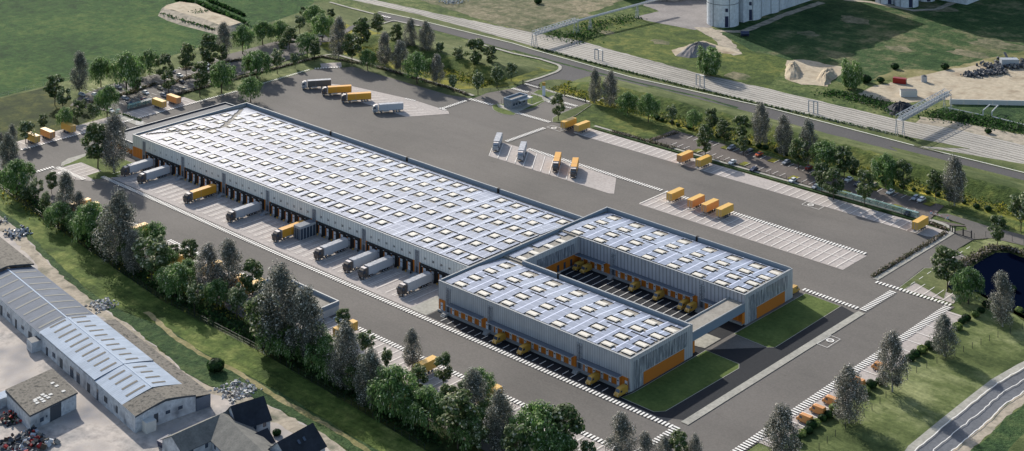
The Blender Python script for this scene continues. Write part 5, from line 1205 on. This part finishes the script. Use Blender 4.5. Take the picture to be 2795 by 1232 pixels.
m = MB(); m.box(152.5, 156.4, -150.5, -143.5, 0, 3.0, 'old_plaster', 'pale_corrugated'); m.build('lean_to', sw)
# gabled houses: ridge from A to B
def gable(name, label, cat, A_, B_, w, e, r, roof, wallm='old_plaster', wins=3, over=.4, w2=None):
    L_ = math.dist(A_, B_); o = thing(name, label, cat, (A_[0], A_[1], 0), math.atan2(B_[1] - A_[1], B_[0] - A_[0])); w2 = w2 or w
    m = MB(); m.prism([(-w2 / 2, 0), (w / 2, 0), (w / 2, e), (0, r - .15), (-w2 / 2, e)], 0, L_, wallm); m.build('wall', o)
    m = MB(); sl = (r - e) / (w / 2)
    for s, ww in ((1, w), (-1, w2)):
        yb, zb = s * (ww / 2 + over), r - (r - e) / (ww / 2) * (ww / 2 + over)
        m.face([(-over, 0, r), (L_ + over, 0, r), (L_ + over, yb, zb), (-over, yb, zb)], roof)
        m.face([(-over, yb, zb - .18), (L_ + over, yb, zb - .18), (L_ + over, yb, zb), (-over, yb, zb)], 'dark_grey')
        for x in (-over, L_ + over): m.face([(x, 0, r - .2), (x, yb, zb - .2), (x, yb, zb), (x, 0, r)], 'dark_grey')
    ro = m.build('roof', o, fixn=False)
    for s, ww in ((1, w), (-1, w2)):
        for k in range(wins):
            x = L_ * (k + .6) / (wins + .2); m = MB(); y = s * (ww / 2 + .02); m.box(x - .5, x + .5, min(y, y + s * .06), max(y, y + s * .06), e - 1.8, e - .6, 'window_glass'); m.build('window', o)
    return o, ro
R7 = lambda x, y, z: P(380 + x / 4.954, 1040 + y / 4.954, z)
gable('farm_building', 'long grey-tiled wing of the courtyard farm, next to the blue skip', 'farm building', R7(450, 735, 7), R7(1080, 455, 7), 10, 4.2, 7, 'grey_tiles')
gable('farm_building', 'grey-tiled wing of the courtyard farm running down off the bottom edge', 'farm building', R7(1120, 440, 7.2), R7(2100, 1350, 7.2), 12, 4.2, 7.2, 'grey_tiles')
gable('farm_building', 'small grey-roofed link building behind the courtyard farm', 'farm building', R7(1130, 430, 6.9), R7(1300, 350, 6.9), 7, 3.9, 6.9, 'grey_tiles', wins=1)
o_, r_ = gable('house', 'white house with steep black slate roof, nearer the long shed', 'house', R7(1250, 335, 9), R7(1670, 205, 9), 10, 4.6, 9, 'slate')
o_, r_ = gable('house', 'white house with steep dark slate roof and two roof windows, bottom centre-left', 'house', R7(1880, 820, 9), R7(2335, 570, 9), 10.5, 4.6, 9, 'slate')
for x in (5.2, 7.2): m = MB(); m.box(x, x + .8, -3.4, -2.2, 0, .1, 'window_glass'); w_ = m.build('roof_window', r_); w_.location = (0, 0, 7.75 - 0.0); w_.rotation_euler = (0, 0, 0); w_.data.transform(Matrix.Rotation(0, 4, 'X')); 
for w_ in [c for c in bpy.data.objects if c.name.startswith('roof_window')]:
    w_.location = (0, 0, 9.12); w_.rotation_euler = (math.atan2(9 - 4.6, 5.25), 0, 0)
gable('outbuilding', 'small low dark-roofed outbuilding between the two slate-roofed houses', 'outbuilding', R7(1500, 735, 5), R7(1720, 640, 5), 7, 2.8, 5, 'slate', wins=1)
gable('outbuilding', 'low grey-tiled outbuilding left of the lower slate-roofed house', 'outbuilding', R7(1500, 800, 5), R7(1790, 880, 5), 8, 3, 5, 'grey_tiles', wins=1)
# skip, scrap and rubble
def rocks(name, fn, n, s0, s1, mats, seed, label, cat, zmax=1.5):
    rnd = random.Random(seed); m = MB()
    for _ in range(n):
        u_, v_ = fn(rnd); s = rnd.uniform(s0, s1); M_ = Matrix.Translation((u_, v_, rnd.uniform(0, zmax))) @ Matrix.Rotation(rnd.uniform(0, 6), 4, Vector((rnd.random(), rnd.random(), rnd.random() + .1)))
        m.box(-s * .5, s * .5, -s * .4, s * .4, -s * .3, s * .3, rnd.choice(mats), M=M_)
    o = m.build(name, fixn=False); tag(o, label, cat, None, 'stuff'); return o
disc = lambda c, r: (lambda rnd: (c[0] + r * math.sqrt(rnd.random()) * math.cos(rnd.uniform(0, 6.28)), c[1] + r * math.sqrt(rnd.random()) * math.sin(rnd.uniform(0, 6.28))))
sk_ = thing('skip', 'blue waste skip heaped with pale rubbish beside the farm wall', 'skip', (*R7(410, 900, 0), 0), .1)
m = MB(); m.prism([(-1.6, 0), (1.6, 0), (2.1, 1.9), (-2.1, 1.9)], -3, 3, 'car_blue'); m.build('body', sk_)
rocks('rubbish', disc(R7(405, 850, 1), 1.7), 60, .4, 1.1, ['light_concrete', 'dark_grey', 'galvanised'], 4, 'rubbish heaped in the blue skip', 'rubbish', 1.9 + .6)
for k, (c, r, n, ms, lab) in enumerate(((PT('02', 190, 1090), 6.5, 260, ['rubble', 'lamp_red', 'dark_grey', 'dark_grey', 'old_plaster', 'bark', 'mossy_roof', 'rubble', 'slate'], 'heap of mixed scrap at the bottom left corner'),
        (PT('02', 90, 900), 4.0, 110, ['rubble', 'lamp_red', 'dark_grey', 'shrub_leaf', 'mossy_roof', 'slate'], 'scrap lying beside the left wall of the workshop'), (PT('01', 130, 648), 4.4, 130, ['galvanised', 'old_plaster', 'dark_grey'], 'pile of wrapped grey bales beside the grass strip'),
        (PT('01', 10, 560), 2.5, 30, ['dark_grey', 'light_concrete'], 'dark debris at the left edge'), (PT('10', 1455, 15), 7, 110, ['light_concrete', 'galvanised'], 'pile of white boulders at the top edge'),
        (PT('02', 1740, 690), 6, 260, ['light_concrete', 'rubble'], 'spread of pale rubble by the corner of the houses'), (PT('02', 760, 60), 5, 160, ['light_concrete', 'rubble'], 'pale rubble beside the shed at the step in its roof'))):
    rocks('debris', disc(c, r), n, .35, 1.5 if n > 200 and k == 0 else 1.0, ms, 30 + k, lab, 'debris', 1.2 if k < 5 else .15)
ln = lambda pts, w: along(pts, w)
rocks('rubble_line', ln(PL('30', [(1485, 562), (1600, 548), (1715, 540)]), 1.8), 420, .5, 1.5, ['rubble', 'dark_grey', 'dark_grey'], 50, 'long bank of dark rubble on the sandy yard', 'rubble')
rocks('rubble_line', ln(PL('30', [(1615, 490), (1690, 500), (1730, 530)]), 1.8), 220, .5, 1.5, ['rubble', 'dark_grey'], 51, 'dark rubble bank behind the long one', 'rubble')
rocks('rubble_line', ln(PL('30', [(1740, 470), (1800, 500), (1892, 480), (1960, 470)]), 2.5), 320, .6, 1.8, ['rubble', 'dark_grey'], 52, 'dark rubble by the machinery at the right edge', 'rubble')
# ================================================================ INDUSTRIAL GROUND BEYOND THE RAILWAY
mottled('silo_concrete', rgb(182, 188, 194), rgb(206, 210, 214), .08, .85, .6, vec=(1, 1, .15))
def silo(c, r, h, label, door=True):
    o = thing('silo', label, 'silo', (c[0], c[1], 0), .3, 'tall pale concrete silos')
    m = MB(); m.cyl((0, 0, 0), (0, 0, h), r, r, 'silo_concrete', 36); b = m.build('shell', o)
    m = MB(); m.cyl((0, 0, h), (0, 0, h + 3), r * 1.02, r * .3, 'dark_grey', 24); m.build('cap', o)
    for w_ in range(6):
        a = w_ * PI / 3 + .2; m = MB(); m.box(-.12, .12, -.12, .12, 0, h, 'dark_grey'); q = m.build('seam', o, (r * math.cos(a), r * math.sin(a), 0)); q.rotation_euler = (0, 0, a)
    if door: 
        a = -PI / 2 + .55; m = MB(); m.box(-.25, .15, -1.0, 1.0, .3, 6.5, 'car_blue'); q = m.build('door', o, (r * math.cos(a), r * math.sin(a), 0)); q.rotation_euler = (0, 0, a)
        m = MB(); m.box(-.2, .12, -.8, .8, 9, 11, 'car_blue'); q = m.build('window', o, (r * math.cos(a), r * math.sin(a), 0)); q.rotation_euler = (0, 0, a)
    m = MB()
    m.cyl((0, 0, 12.8), (0, 0, 13.1), r + .06, r + .06, 'dark_grey', 36, cap=False); m.build('band', o)
    return o
fw = (-sA, cA)
def behind(px, py, r):
    a = P(px, py); return (a[0] + fw[0] * r, a[1] + fw[1] * r)
silo(behind(1979, 76, 9.3), 9.3, 46, 'nearest large pale concrete silo at the top edge, lit edge at left')
for k, (px, py) in enumerate(((2044, 57), (2094, 38), (2142, 20), (2190, 3))):
    silo(behind(px, py, 8.6), 8.6, 44, 'pale concrete silo, %s behind the nearest one' % ORD[k])
for k, (px, py, r) in enumerate(((2425, 13, 6.5), (2482, 22, 7.2), (2532, 6, 6.0), (2385, 0, 6.5))):
    silo(behind(px, py, r), r, 44, 'silo of the farther group at the top right, %s' % ('left of its front one', 'its front one', 'right of its front one', 'leftmost')[k])
for lab, x0, x1, y0, y1, h in (('tall block between the silos, added to close gaps in their shadow', 53, 64, 372, 470, 42), ('unseen tall block beyond the top edge, added to shade the far field', 96, 112, 480, 560, 62), ('second unseen tall block beyond the top edge, added to cast shade', 118, 140, 500, 620, 66)):
    o = thing('shadow_block', lab, 'shadow block', (x0, y0, 0)); m = MB(); m.box(0, x1 - x0, 0, y1 - y0, 0, h, 'silo_concrete'); m.build('wall', o); m = MB(); m.box(-.3, x1 - x0 + .3, -.3, y1 - y0 + .3, h + .01, h + 1.2, 'dark_grey'); m.build('roof', o)  # plain blocks added so the silo shadows merge into one mass
pipe = thing('pipe', 'pale pipe running along the feet of the silos', 'pipe')
m = MB(); pts = [(*P(2025, 50), 3.0), (*P(2072, 34), 4.0), (*P(2120, 18), 4.0), (*P(2170, -2), 4.5)]
for i in range(3): m.cyl(pts[i], pts[i + 1], .5, .5, 'galvanised', 8)
m.build('tube', pipe); m = MB()
for p in pts: m.cyl((p[0], p[1], 0), p, .2, .2, 'dark_grey', 6)
m.build('support', pipe)
zone_path = sheet('silo_track', strip(PL('20', [(1400, 230), (1700, 235), (1892, 160)]) + PL('30', [(100, 120), (400, 20)]), 5), 'bare_soil', .13, jitter=.5)
zone_path = sheet('silo_track', strip(PL('30', [(560, 0), (760, 18), (900, 45), (1080, 80), (1250, 70), (1420, 0)]), 4), 'bare_soil', .13, jitter=.5)
def truss(name, label, A_, B_, zA, zB, w, h, legs, cat='conveyor gantry'):
    L_ = math.dist(A_, B_); o = thing(name, label, cat); ex = ((B_[0] - A_[0]) / L_, (B_[1] - A_[1]) / L_); ey = (-ex[1], ex[0])
    pt = lambda s, q, z: (A_[0] + ex[0] * s + ey[0] * q, A_[1] + ex[1] * s + ey[1] * q, zA + (zB - zA) * s / L_ + z)
    m = MB()
    for q in (-w / 2, w / 2):
        for z in (0, h): m.cyl(pt(0, q, z), pt(L_, q, z), .16, .16, 'galvanised', 5)
    n = max(2, int(L_ / 2.6))
    for k in range(n):
        s0, s1 = L_ * k / n, L_ * (k + 1) / n
        for q in (-w / 2, w / 2): m.cyl(pt(s0, q, 0), pt(s1, q, h) if k % 2 else pt(s1, q, 0), .1, .1, 'galvanised', 4); m.cyl(pt(s0, q, 0), pt(s0, q, h), .1, .1, 'galvanised', 4); m.cyl(pt(s0, q, h), pt(s1, q, 0), .1, .1, 'galvanised', 4)
        m.cyl(pt(s0, -w / 2, h), pt(s1, w / 2, h), .1, .1, 'galvanised', 4)
    m.build('truss', o)
    m = MB(); i = 0
    a, b, c, d = pt(0, -w / 2 + .3, .2), pt(L_, -w / 2 + .3, .2), pt(L_, w / 2 - .3, .2), pt(0, w / 2 - .3, .2); m.face([a, b, c, d], 'galvanised')
    for q in (-.5, .5): m.cyl(pt(0, q, h * .5), pt(L_, q, h * .5), .3, .3, 'light_concrete', 6)
    m.build('belt_and_pipes', o, fixn=False)
    for s in legs:
        m = MB()
        for q in (-w / 2, w / 2):
            for d_ in (-.9, .9):
                p = pt(s, q, 0); g_ = (p[0] + ex[0] * d_ * 1.3, p[1] + ex[1] * d_ * 1.3, 0); m.cyl(g_, p, .17, .14, 'galvanised', 5)
        for z in (.3, .6): 
            for q in (-w / 2, w / 2):
                p = pt(s, q, 0); m.cyl((p[0] - ex[0] * .9, p[1] - ex[1] * .9, p[2] * z), (p[0] + ex[0] * .9, p[1] + ex[1] * .9, p[2] * z), .1, .1, 'galvanised', 4)
        m.build('leg', o)
    return o
truss('gantry', 'lattice conveyor gantry crossing the railway at upper centre', (8.6, 250.8), (8.0, 288), 6.3, 6.6, 2.6, 2.0, [0.4, 36.6])
truss('gantry', 'thin raised pipe run leading from the upper gantry to the silos', (8.0, 288.3), (14, 362), 6.6, 8, 1.0, .7, [10.5, 50])
truss('gantry', 'broad lattice gantry crossing the railway at the right', (229.5, 253.4), (228, 303.5), 6.8, 7.4, 3.4, 2.2, [.6, 49.5])
for k, (cr, xs, yb, yt, lab) in enumerate((('20', (604, 630, 662), (440, 440, 455), (362, 368, 375), 'metal pipe portal by the railway, left of the three'), ('20', (1352, 1380, 1412), (628, 635, 648), (548, 555, 562), 'metal pipe portal by the railway, middle of the three'), ('30', (303, 340, 370), (825, 835, 842), (742, 748, 755), 'metal pipe portal by the railway, right of the three'))):
    o = thing('pipe_portal', lab, 'portal', group='metal pipe portals by the railway'); top = []
    for x, y, yt_ in zip(xs, yb, yt):
        u_, v_ = PT(cr, x, y); px, py = t(cr, x, y); h = (py - t(cr, x, yt_)[1]) / ppm(py); top.append((u_, v_, h))
        m = MB(); m.cyl((u_, v_, 0), (u_, v_, h), .3, .26, 'galvanised', 7); m.build('post', o)
    m = MB(); m.cyl(top[0], top[1], .26, .26, 'galvanised', 6); m.cyl(top[1], top[2], .26, .26, 'galvanised', 6); m.build('crossbeam', o)
def heap(name, pts, h, mat, label, seed):
    """heap whose foot follows pts"""
    rnd = random.Random(seed); cx_, cy_ = sum(p[0] for p in pts) / len(pts), sum(p[1] for p in pts) / len(pts); m = MB(); m.mi(mat); n = len(pts); fine = []
    for i in range(n):
        a, b = pts[i], pts[(i + 1) % n]
        for k in range(5): fine.append((a[0] + (b[0] - a[0]) * k / 5, a[1] + (b[1] - a[1]) * k / 5))
    N = len(fine); R_ = 7
    for j in range(R_):
        f = j / (R_ - 1)
        for x, y in fine:
            s = 1 - f; z = h * math.sin((1 - s) * PI / 2) ** 1.15 * (1 + rnd.uniform(-.15, .15)) if j else 0
            m.v.append((cx_ + (x - cx_) * s + rnd.uniform(-.3, .3) * (j > 0), cy_ + (y - cy_) * s + rnd.uniform(-.3, .3) * (j > 0), z))
    for j in range(R_ - 1):
        for i in range(N): m.f.append((j * N + i, j * N + (i + 1) % N, (j + 1) * N + (i + 1) % N, (j + 1) * N + i)); m.m.append(0)
    o = m.build(name, fixn=True); tag(o, label, 'heap'); return o
heap('sand_heap', PL('30', [(125, 560), (140, 480), (200, 450), (250, 520), (230, 590), (160, 595)]), 3.8, 'sand', 'pale conical sand heap left of the big dense tree', 1)
heap('sand_heap', PL('30', [(350, 600), (400, 520), (480, 500), (520, 560), (420, 640)]), 3.0, 'sand', 'low sandy heap just left of the big dense tree', 2)
heap('gravel_heap', PL('20', [(1200, 415), (1260, 365), (1400, 325), (1500, 340), (1490, 380), (1380, 425), (1300, 430)]), 4.6, 'gravel', 'grey gravel heap left of the lone big tree', 3)
heap('soil_heap', PL('30', [(860, 800), (960, 760), (1080, 780), (1110, 830), (1000, 860), (900, 850)]), 3.5, 'slate', 'dark soil heap beside the right gantry', 4)
# the mound in the field: a raised block of pale chalk with a steep front
mf = PL('00', [(1140, 118), (1200, 145), (1300, 185), (1440, 215), (1610, 262)]); mt = PL('00', [(1165, 100), (1210, 75), (1320, 38), (1450, 60), (1560, 115), (1660, 150), (1800, 195), (1720, 235), (1620, 250)])
m = MB(); zt = 2.6; tp = PL('00', [(1195, 92), (1230, 72), (1325, 42), (1450, 62), (1560, 118), (1660, 152), (1780, 200), (1700, 225), (1610, 215), (1500, 170), (1380, 140), (1280, 110)]); ft = [(x, y) for x, y in PL('00', [(1165, 118), (1215, 70), (1325, 32), (1460, 50), (1575, 105), (1680, 145), (1830, 200), (1720, 245), (1610, 262), (1480, 225), (1340, 190), (1230, 152)])]
m.face([(x, y, zt + random.uniform(-.3, .3)) for x, y in tp], 'sand')
for i in range(len(tp)): j = (i + 1) % len(tp); m.face([(*ft[i], 0.02), (*ft[j], 0.02), (*tp[j], zt), (*tp[i], zt)], 'bare_soil')
tag(m.build('chalk_mound', fixn=False), 'pale flat-topped chalk mound lying in the green field', 'mound')
cover('mound_scrub', along(PL('00', [(1195, 110), (1300, 150), (1420, 185), (1600, 235)]), .9), 700, 'shrub_leaf', .4, .9, 1.6, 'dark scrub on the steep front of the chalk mound', 61, 'scrub')
cover('mound_scrub', disc(PT('00', 1465, 118), 5), 300, 'shrub_leaf', .4, .8, 3.3, 'green scrub growing on top of the chalk mound', 62, 'scrub')
# containers, shed, tanks, wall
def boxy(name, label, cat, c, L_, w, h, rz, mat, roofm, extra=None):
    o = thing(name, label, cat, (c[0], c[1], .1), rz); m = MB(); m.box(-L_ / 2, L_ / 2, -w / 2, w / 2, 0, h, mat, roofm)
    m.build('body', o); m = MB(); 
    for k in range(int(L_ / .8)): x = -L_ / 2 + .4 + k * .8; m.box(x, x + .15, -w / 2 - .06, -w / 2 - .001, .1, h - .1, mat)
    m.build('ribs', o)
    m = MB(); m.box(L_ / 2 + .001, L_ / 2 + .06, -w * .35, w * .35, .1, h * .8, 'dark_grey'); m.build('door', o); return o
boxy('shipping_container', 'rusty red shipping container on the sandy yard', 'container', PT('30', 975, 615), 6.5, 2.6, 2.6, -.45 + A - .0, 'lamp_red', 'car_red')
boxy('storage_hut', 'pale grey storage hut below the red container', 'hut', PT('30', 1040, 712), 8, 3, 3.2, A - .05, 'light_concrete', 'dark_grey')
tk = thing('tank', 'grey upright tank behind the pale hut on the sandy yard', 'tank', (*PT('30', 1155, 605), 0)); m = MB(); m.cyl((0, 0, 0), (0, 0, 3), 1.5, 1.5, 'galvanised', 14); m.build('shell', tk); m = MB(); m.cyl((0, 0, 3), (0, 0, 3.5), 1.5, .4, 'dark_grey', 14); m.build('cap', tk)
tk = thing('tank', 'blue tank lying on the ground in front of the nearest silo', 'tank', (*PT('20', 1715, 268), 0), A); m = MB(); m.cyl((-2.6, 0, 1.5), (2.0, 0, 1.5), 1.4, 1.4, 'silo_blue' if 'silo_blue' in MATS else 'car_blue', 14); m.build('shell', tk); m = MB(); m.box(-2, -1.6, -1.2, 1.2, .1, .7, 'dark_grey'); m.build('cradle', tk); m = MB(); m.box(1.1, 1.5, -1.2, 1.2, .1, .7, 'dark_grey'); m.build('cradle', tk)
rw = thing('retaining_wall', 'pale concrete retaining wall along the sandy yard', 'wall'); p0, p1 = PT('30', 1345, 770), PT('30', 2300, 790); n = 9
for k in range(n):
    a = (p0[0] + (p1[0] - p0[0]) * k / n, p0[1] + (p1[1] - p0[1]) * k / n); b = (p0[0] + (p1[0] - p0[0]) * (k + .985) / n, p0[1] + (p1[1] - p0[1]) * (k + .985) / n); th = .5
    ex_ = ((b[0] - a[0]) / math.dist(a, b), (b[1] - a[1]) / math.dist(a, b)); nx_, ny_ = -ex_[1] * th, ex_[0] * th; m = MB(); i = 0
    for z0, z1 in ((0, 2.4),): 
        m.v += [(a[0], a[1], z0), (b[0], b[1], z0), (b[0] + nx_, b[1] + ny_, z0), (a[0] + nx_, a[1] + ny_, z0), (a[0], a[1], z1), (b[0], b[1], z1), (b[0] + nx_, b[1] + ny_, z1), (a[0] + nx_, a[1] + ny_, z1)]
        m.f += [(4, 5, 6, 7), (0, 1, 5, 4), (1, 2, 6, 5), (2, 3, 7, 6), (3, 0, 4, 7)]; m.mi('light_concrete'); m.m += [0] * 5
    m.build('wall_panel', rw)
pr_ = thing('pipeline', 'thin pale pipeline with a raised loop along the dark bank at right', 'pipeline'); m = MB(); pts = [(*PT('30', 1330, 808), .7), (*PT('30', 1590, 862), .7), (*PT('30', 1590, 862), 3), (*PT('30', 1640, 822), 3.2), (*PT('30', 1700, 828), 3.2), (*PT('30', 1655, 872), 3), (*PT('30', 1655, 872), .7), (*PT('30', 2100, 985), .7)]
for i in range(len(pts) - 1): m.cyl(pts[i], pts[i + 1], .3, .3, 'light_concrete', 6)
m.build('tube', pr_)
mc = thing('crusher', 'grey crushing machine with hopper among the rubble at the right edge', 'machine', (*PT('30', 1790, 490), 0), A)
m = MB(); m.box(-5, 4, -2, 2, 1.2, 4, 'galvanised'); m.build('hopper', mc); m = MB(); m.box(-6, 6, -1.2, 1.2, .1, 1.19, 'dark_grey'); m.build('chassis', mc); m = MB(); m.prism([(2, 1.5), (9, 4.5), (9, 4.9), (2, 2.1)], -.6, .6, 'dark_grey'); m.build('conveyor', mc)
# sheds at the very top
for k, (cr, x, y, L_, w, h, mt_, lab) in enumerate((('20', 900, -8, 26, 12, 7, 'old_plaster', 'white industrial shed cut by the top edge, left'), ('20', 1110, 8, 16, 10, 6, 'rubble', 'weathered grey shed at the top edge'), ('20', 1290, -10, 20, 12, 8, 'slate', 'dark industrial shed at the top edge by the silos'))):
    c = PT(cr, x, y); boxy('industrial_shed', lab, 'shed', (c[0], c[1] + w / 2), L_, w, h, A, mt_, 'grey_tiles')
# ================================================================ FENCES, GATES, SHELTERS
def fence(label, pts, gap, h=1.9, mat='dark_steel', r=.05, wire=True, name='mesh_fence'):
    o = thing(name, label, 'fence'); pm = MB(); pm.cyl((0, 0, 0), (0, 0, h), r, r, mat, 5); me = pm.mesh('post'); pos = []
    for i in range(len(pts) - 1):
        a, b = pts[i], pts[i + 1]; n = max(1, int(math.dist(a, b) / gap))
        for k in range(n + (i == len(pts) - 2)): pos.append((a[0] + (b[0] - a[0]) * k / n, a[1] + (b[1] - a[1]) * k / n))
    for x, y in pos[:100]: link('post', me, o, (x, y, .1))
    if wire:
        m = MB()
        for i in range(len(pos) - 1):
            for z in (.2, h * .5, h - .05): m.cyl((*pos[i], .1 + z), (*pos[i + 1], .1 + z), .022, .022, mat, 3, cap=False)
        m.build('wire', o, fixn=False)
    return o
fence('long dark mesh fence between the tree belt and the grass strip', [(x, y) for x, y in fence_low[1:-1]], 3.2, 1.9, r=.07)
fence('row of thin fence posts crossing the lower right lawn', PL('32', [(1880, 240), (1700, 300), (1250, 490), (1100, 560), (960, 660), (830, 790), (650, 930), (500, 1030), (380, 1130)]), 4.2, 2.0, r=.09, wire=False, name='post_row')
fence('thin mesh fence between the field and the left lawn', PL('00', [(0, 718), (250, 655), (530, 590), (1000, 488), (1300, 403)]), 4.5, 1.8, 'galvanised', .04)
fence('mesh fence above the right car park', [(100, 199), (295, 198.5)], 4.2, 1.8, 'dark_steel', .05)
fence('low dark post fence between upper bays and right car park', [(155, 171.0), (285, 171.0)], 2.6, 1.5, 'dark_steel', .07)
fence('mesh fence across the green north of the yard', [(-58, 176), (-10, 176), (40, 172), (56, 178)], 4.0, 1.8, 'dark_steel', .05)
fence('fence posts behind the pond road', [PT('31', 1525, 685), PT('31', 1610, 672), PT('31', 1720, 680), PT('31', 1892, 728)], 3.8, 2.2, 'dark_steel', .08, False, 'post_row')
fence('mesh fence around the gatehouse island', [q7(455, 410), q7(640, 470), q7(880, 525), q7(920, 560)], 2.6, 2.0, 'dark_steel', .05)
fence('mesh fence between the gates beside the totem sign', [q7(850, 330), q7(990, 365), q7(1230, 430), q7(1290, 450)], 2.6, 2.0, 'dark_steel', .05)
fence('railway-side fence with white rail along the main road', PL('20', [(160, 355), (600, 470), (1100, 600), (1892, 790)]) + PL('30', [(960, 1010)]), 6, 1.3, 'light_concrete', .08)
def gate(label, a, b, h=1.7, posts=2):
    o = thing('gate', label, 'gate'); m = MB(); L_ = math.dist(a, b); n = int(L_ / .5)
    for k in range(n + 1): f = k / n; m.cyl((a[0] + (b[0] - a[0]) * f, a[1] + (b[1] - a[1]) * f, .3), (a[0] + (b[0] - a[0]) * f, a[1] + (b[1] - a[1]) * f, h + .2), .03, .03, 'dark_steel', 3)
    for z in (.3, h + .2): m.cyl((*a, z), (*b, z), .09, .09, 'dark_steel', 5)
    m.build('leaf', o)
    for k in range(posts):
        f = k / (posts - 1); m = MB(); x, y = a[0] + (b[0] - a[0]) * f, a[1] + (b[1] - a[1]) * f; m.box(x - .17, x + .17, y - .17, y + .17, .1, h + .9, 'dark_steel'); m.build('post', o)
gate('dark sliding gate left of the totem sign', q7(478, 228), q7(790, 312)); gate('dark sliding gate right of the totem sign', q7(1288, 455), q7(1692, 575))
z25 = lambda x, y: P(2520 + x / 6.305, 540 + y / 6.305)
gate('dark double swing gate on the road by the pond', z25(545, 622), z25(830, 708), 2.2, 3); gate('small pedestrian gate on the curved walkway', z25(462, 588), z25(503, 605), 1.7)
for lab, a, b in (('barrier with white housing and red-white arm at the car park exit', z25(132, 290), z25(330, 372)), ('barrier with white housing near the car park gate', z25(418, 372), z25(365, 430))):
    o = thing('car_park_barrier', lab, 'barrier', (0, 0, .1)); m = MB(); m.box(a[0] - .3, a[0] + .3, a[1] - .3, a[1] + .3, 0, 1.2, 'door_white', 'lamp_red'); m.build('housing', o)
    m = MB(); n = 6
    for k in range(n): m.cyl((a[0] + (b[0] - a[0]) * k / n, a[1] + (b[1] - a[1]) * k / n, 1.0), (a[0] + (b[0] - a[0]) * (k + 1) / n, a[1] + (b[1] - a[1]) * (k + 1) / n, 1.0), .07, .07, 'lamp_red' if k % 2 else 'door_white', 5, cap=False)
    m.build('arm', o)
m = NT('clear_glass', .1, .6); m.color(rgb(150, 180, 172)); m.b.inputs['Alpha'].default_value = .45
def shelter(label, a, b, w=2.6, h=2.5):
    L_ = math.dist(a, b); o = thing('glass_shelter', label, 'shelter', (a[0], a[1], .15), math.atan2(b[1] - a[1], b[0] - a[0]))
    m = MB(); m.box(0, L_, -w, 0, h, h + .08, 'clear_glass'); m.build('roof', o)
    m = MB(); m.box(0, L_, -.04, 0, .2, h - .01, 'clear_glass'); m.build('rear_glass', o); n = max(2, int(L_ / 3.5))
    for k in range(n + 1):
        for y in (-w + .1, .05): m = MB(); m.cyl((L_ * k / n, y, 0), (L_ * k / n, y, h), .07, .07, 'dark_steel', 5); m.build('post', o)
shelter('long glass bicycle shelter between the left car park and the olive trailer', z3(300, 1010), z3(700, 900))
shelter('small glass smoking shelter on the footpath at the left car park', z3(95, 1100), z3(150, 1085), 2)
shelter('long glass walkway roof along the upper bays by the right car park', (238, 169.7), (284, 169.8), 1.2, 2.4)
m = None
o = thing('guard_rail', 'steel guard rail and mast on the gatehouse side', 'rail', (*q7(60, 610), .1)); m = MB(); m.cyl((0, 0, 0), (0, 0, 2.4), .08, .08, 'dark_steel', 5); m.cyl((1.2, .4, 0), (1.2, .4, 2.4), .08, .08, 'dark_steel', 5); m.build('post', o); m = MB(); m.cyl((0, 0, 1.2), (1.2, .4, 1.2), .05, .05, 'dark_steel', 5); m.build('crossbar', o)
# ================================================================ CAMERA, LIGHT, SKY
cam = bpy.data.cameras.new('camera'); co = bpy.data.objects.new('camera', cam); COL.objects.link(co)
co.location = (cam_xy[0], cam_xy[1], HC); co.rotation_euler = (PI / 2, 0, A)
cam.sensor_width = 36; cam.lens = F / 2795 * 36; cam.shift_y = (HY - 616) / 2795
cam.clip_start = 1; cam.clip_end = 9000
S.camera = co
EL, AZ = math.radians(27), math.radians(27)
# shadow direction in camera frame is (sin AZ, -cos AZ); rotate by A into the site's axes
sx, sy = math.sin(AZ), -math.cos(AZ)
dx, dy = sx * cA - sy * sA, sx * sA + sy * cA
to_sun = Vector((-dx * math.cos(EL), -dy * math.cos(EL), math.sin(EL)))
L = bpy.data.lights.new('sun', 'SUN'); L.energy = 4.7; L.angle = math.radians(0.5); L.color = (1.0, 0.95, 0.87)
lo = bpy.data.objects.new('sun', L); COL.objects.link(lo); lo.rotation_euler = to_sun.to_track_quat('Z', 'Y').to_euler()
w = bpy.data.worlds.new('World'); S.world = w; w.use_nodes = True
nt = w.node_tree; bg = nt.nodes['Background']; sk = nt.nodes.new('ShaderNodeTexSky'); sk.sky_type = 'NISHITA'; sk.sun_disc = False
sk.sun_elevation = EL; sk.sun_rotation = math.atan2(to_sun.x, to_sun.y); sk.air_density = 1.0; sk.dust_density = 1.5
nt.links.new(sk.outputs[0], bg.inputs[0]); bg.inputs[1].default_value = 0.15
S.render.engine = 'CYCLES'
S.view_settings.view_transform = 'Standard'; S.view_settings.look = 'None'; S.view_settings.exposure = 0.32; S.view_settings.gamma = 1
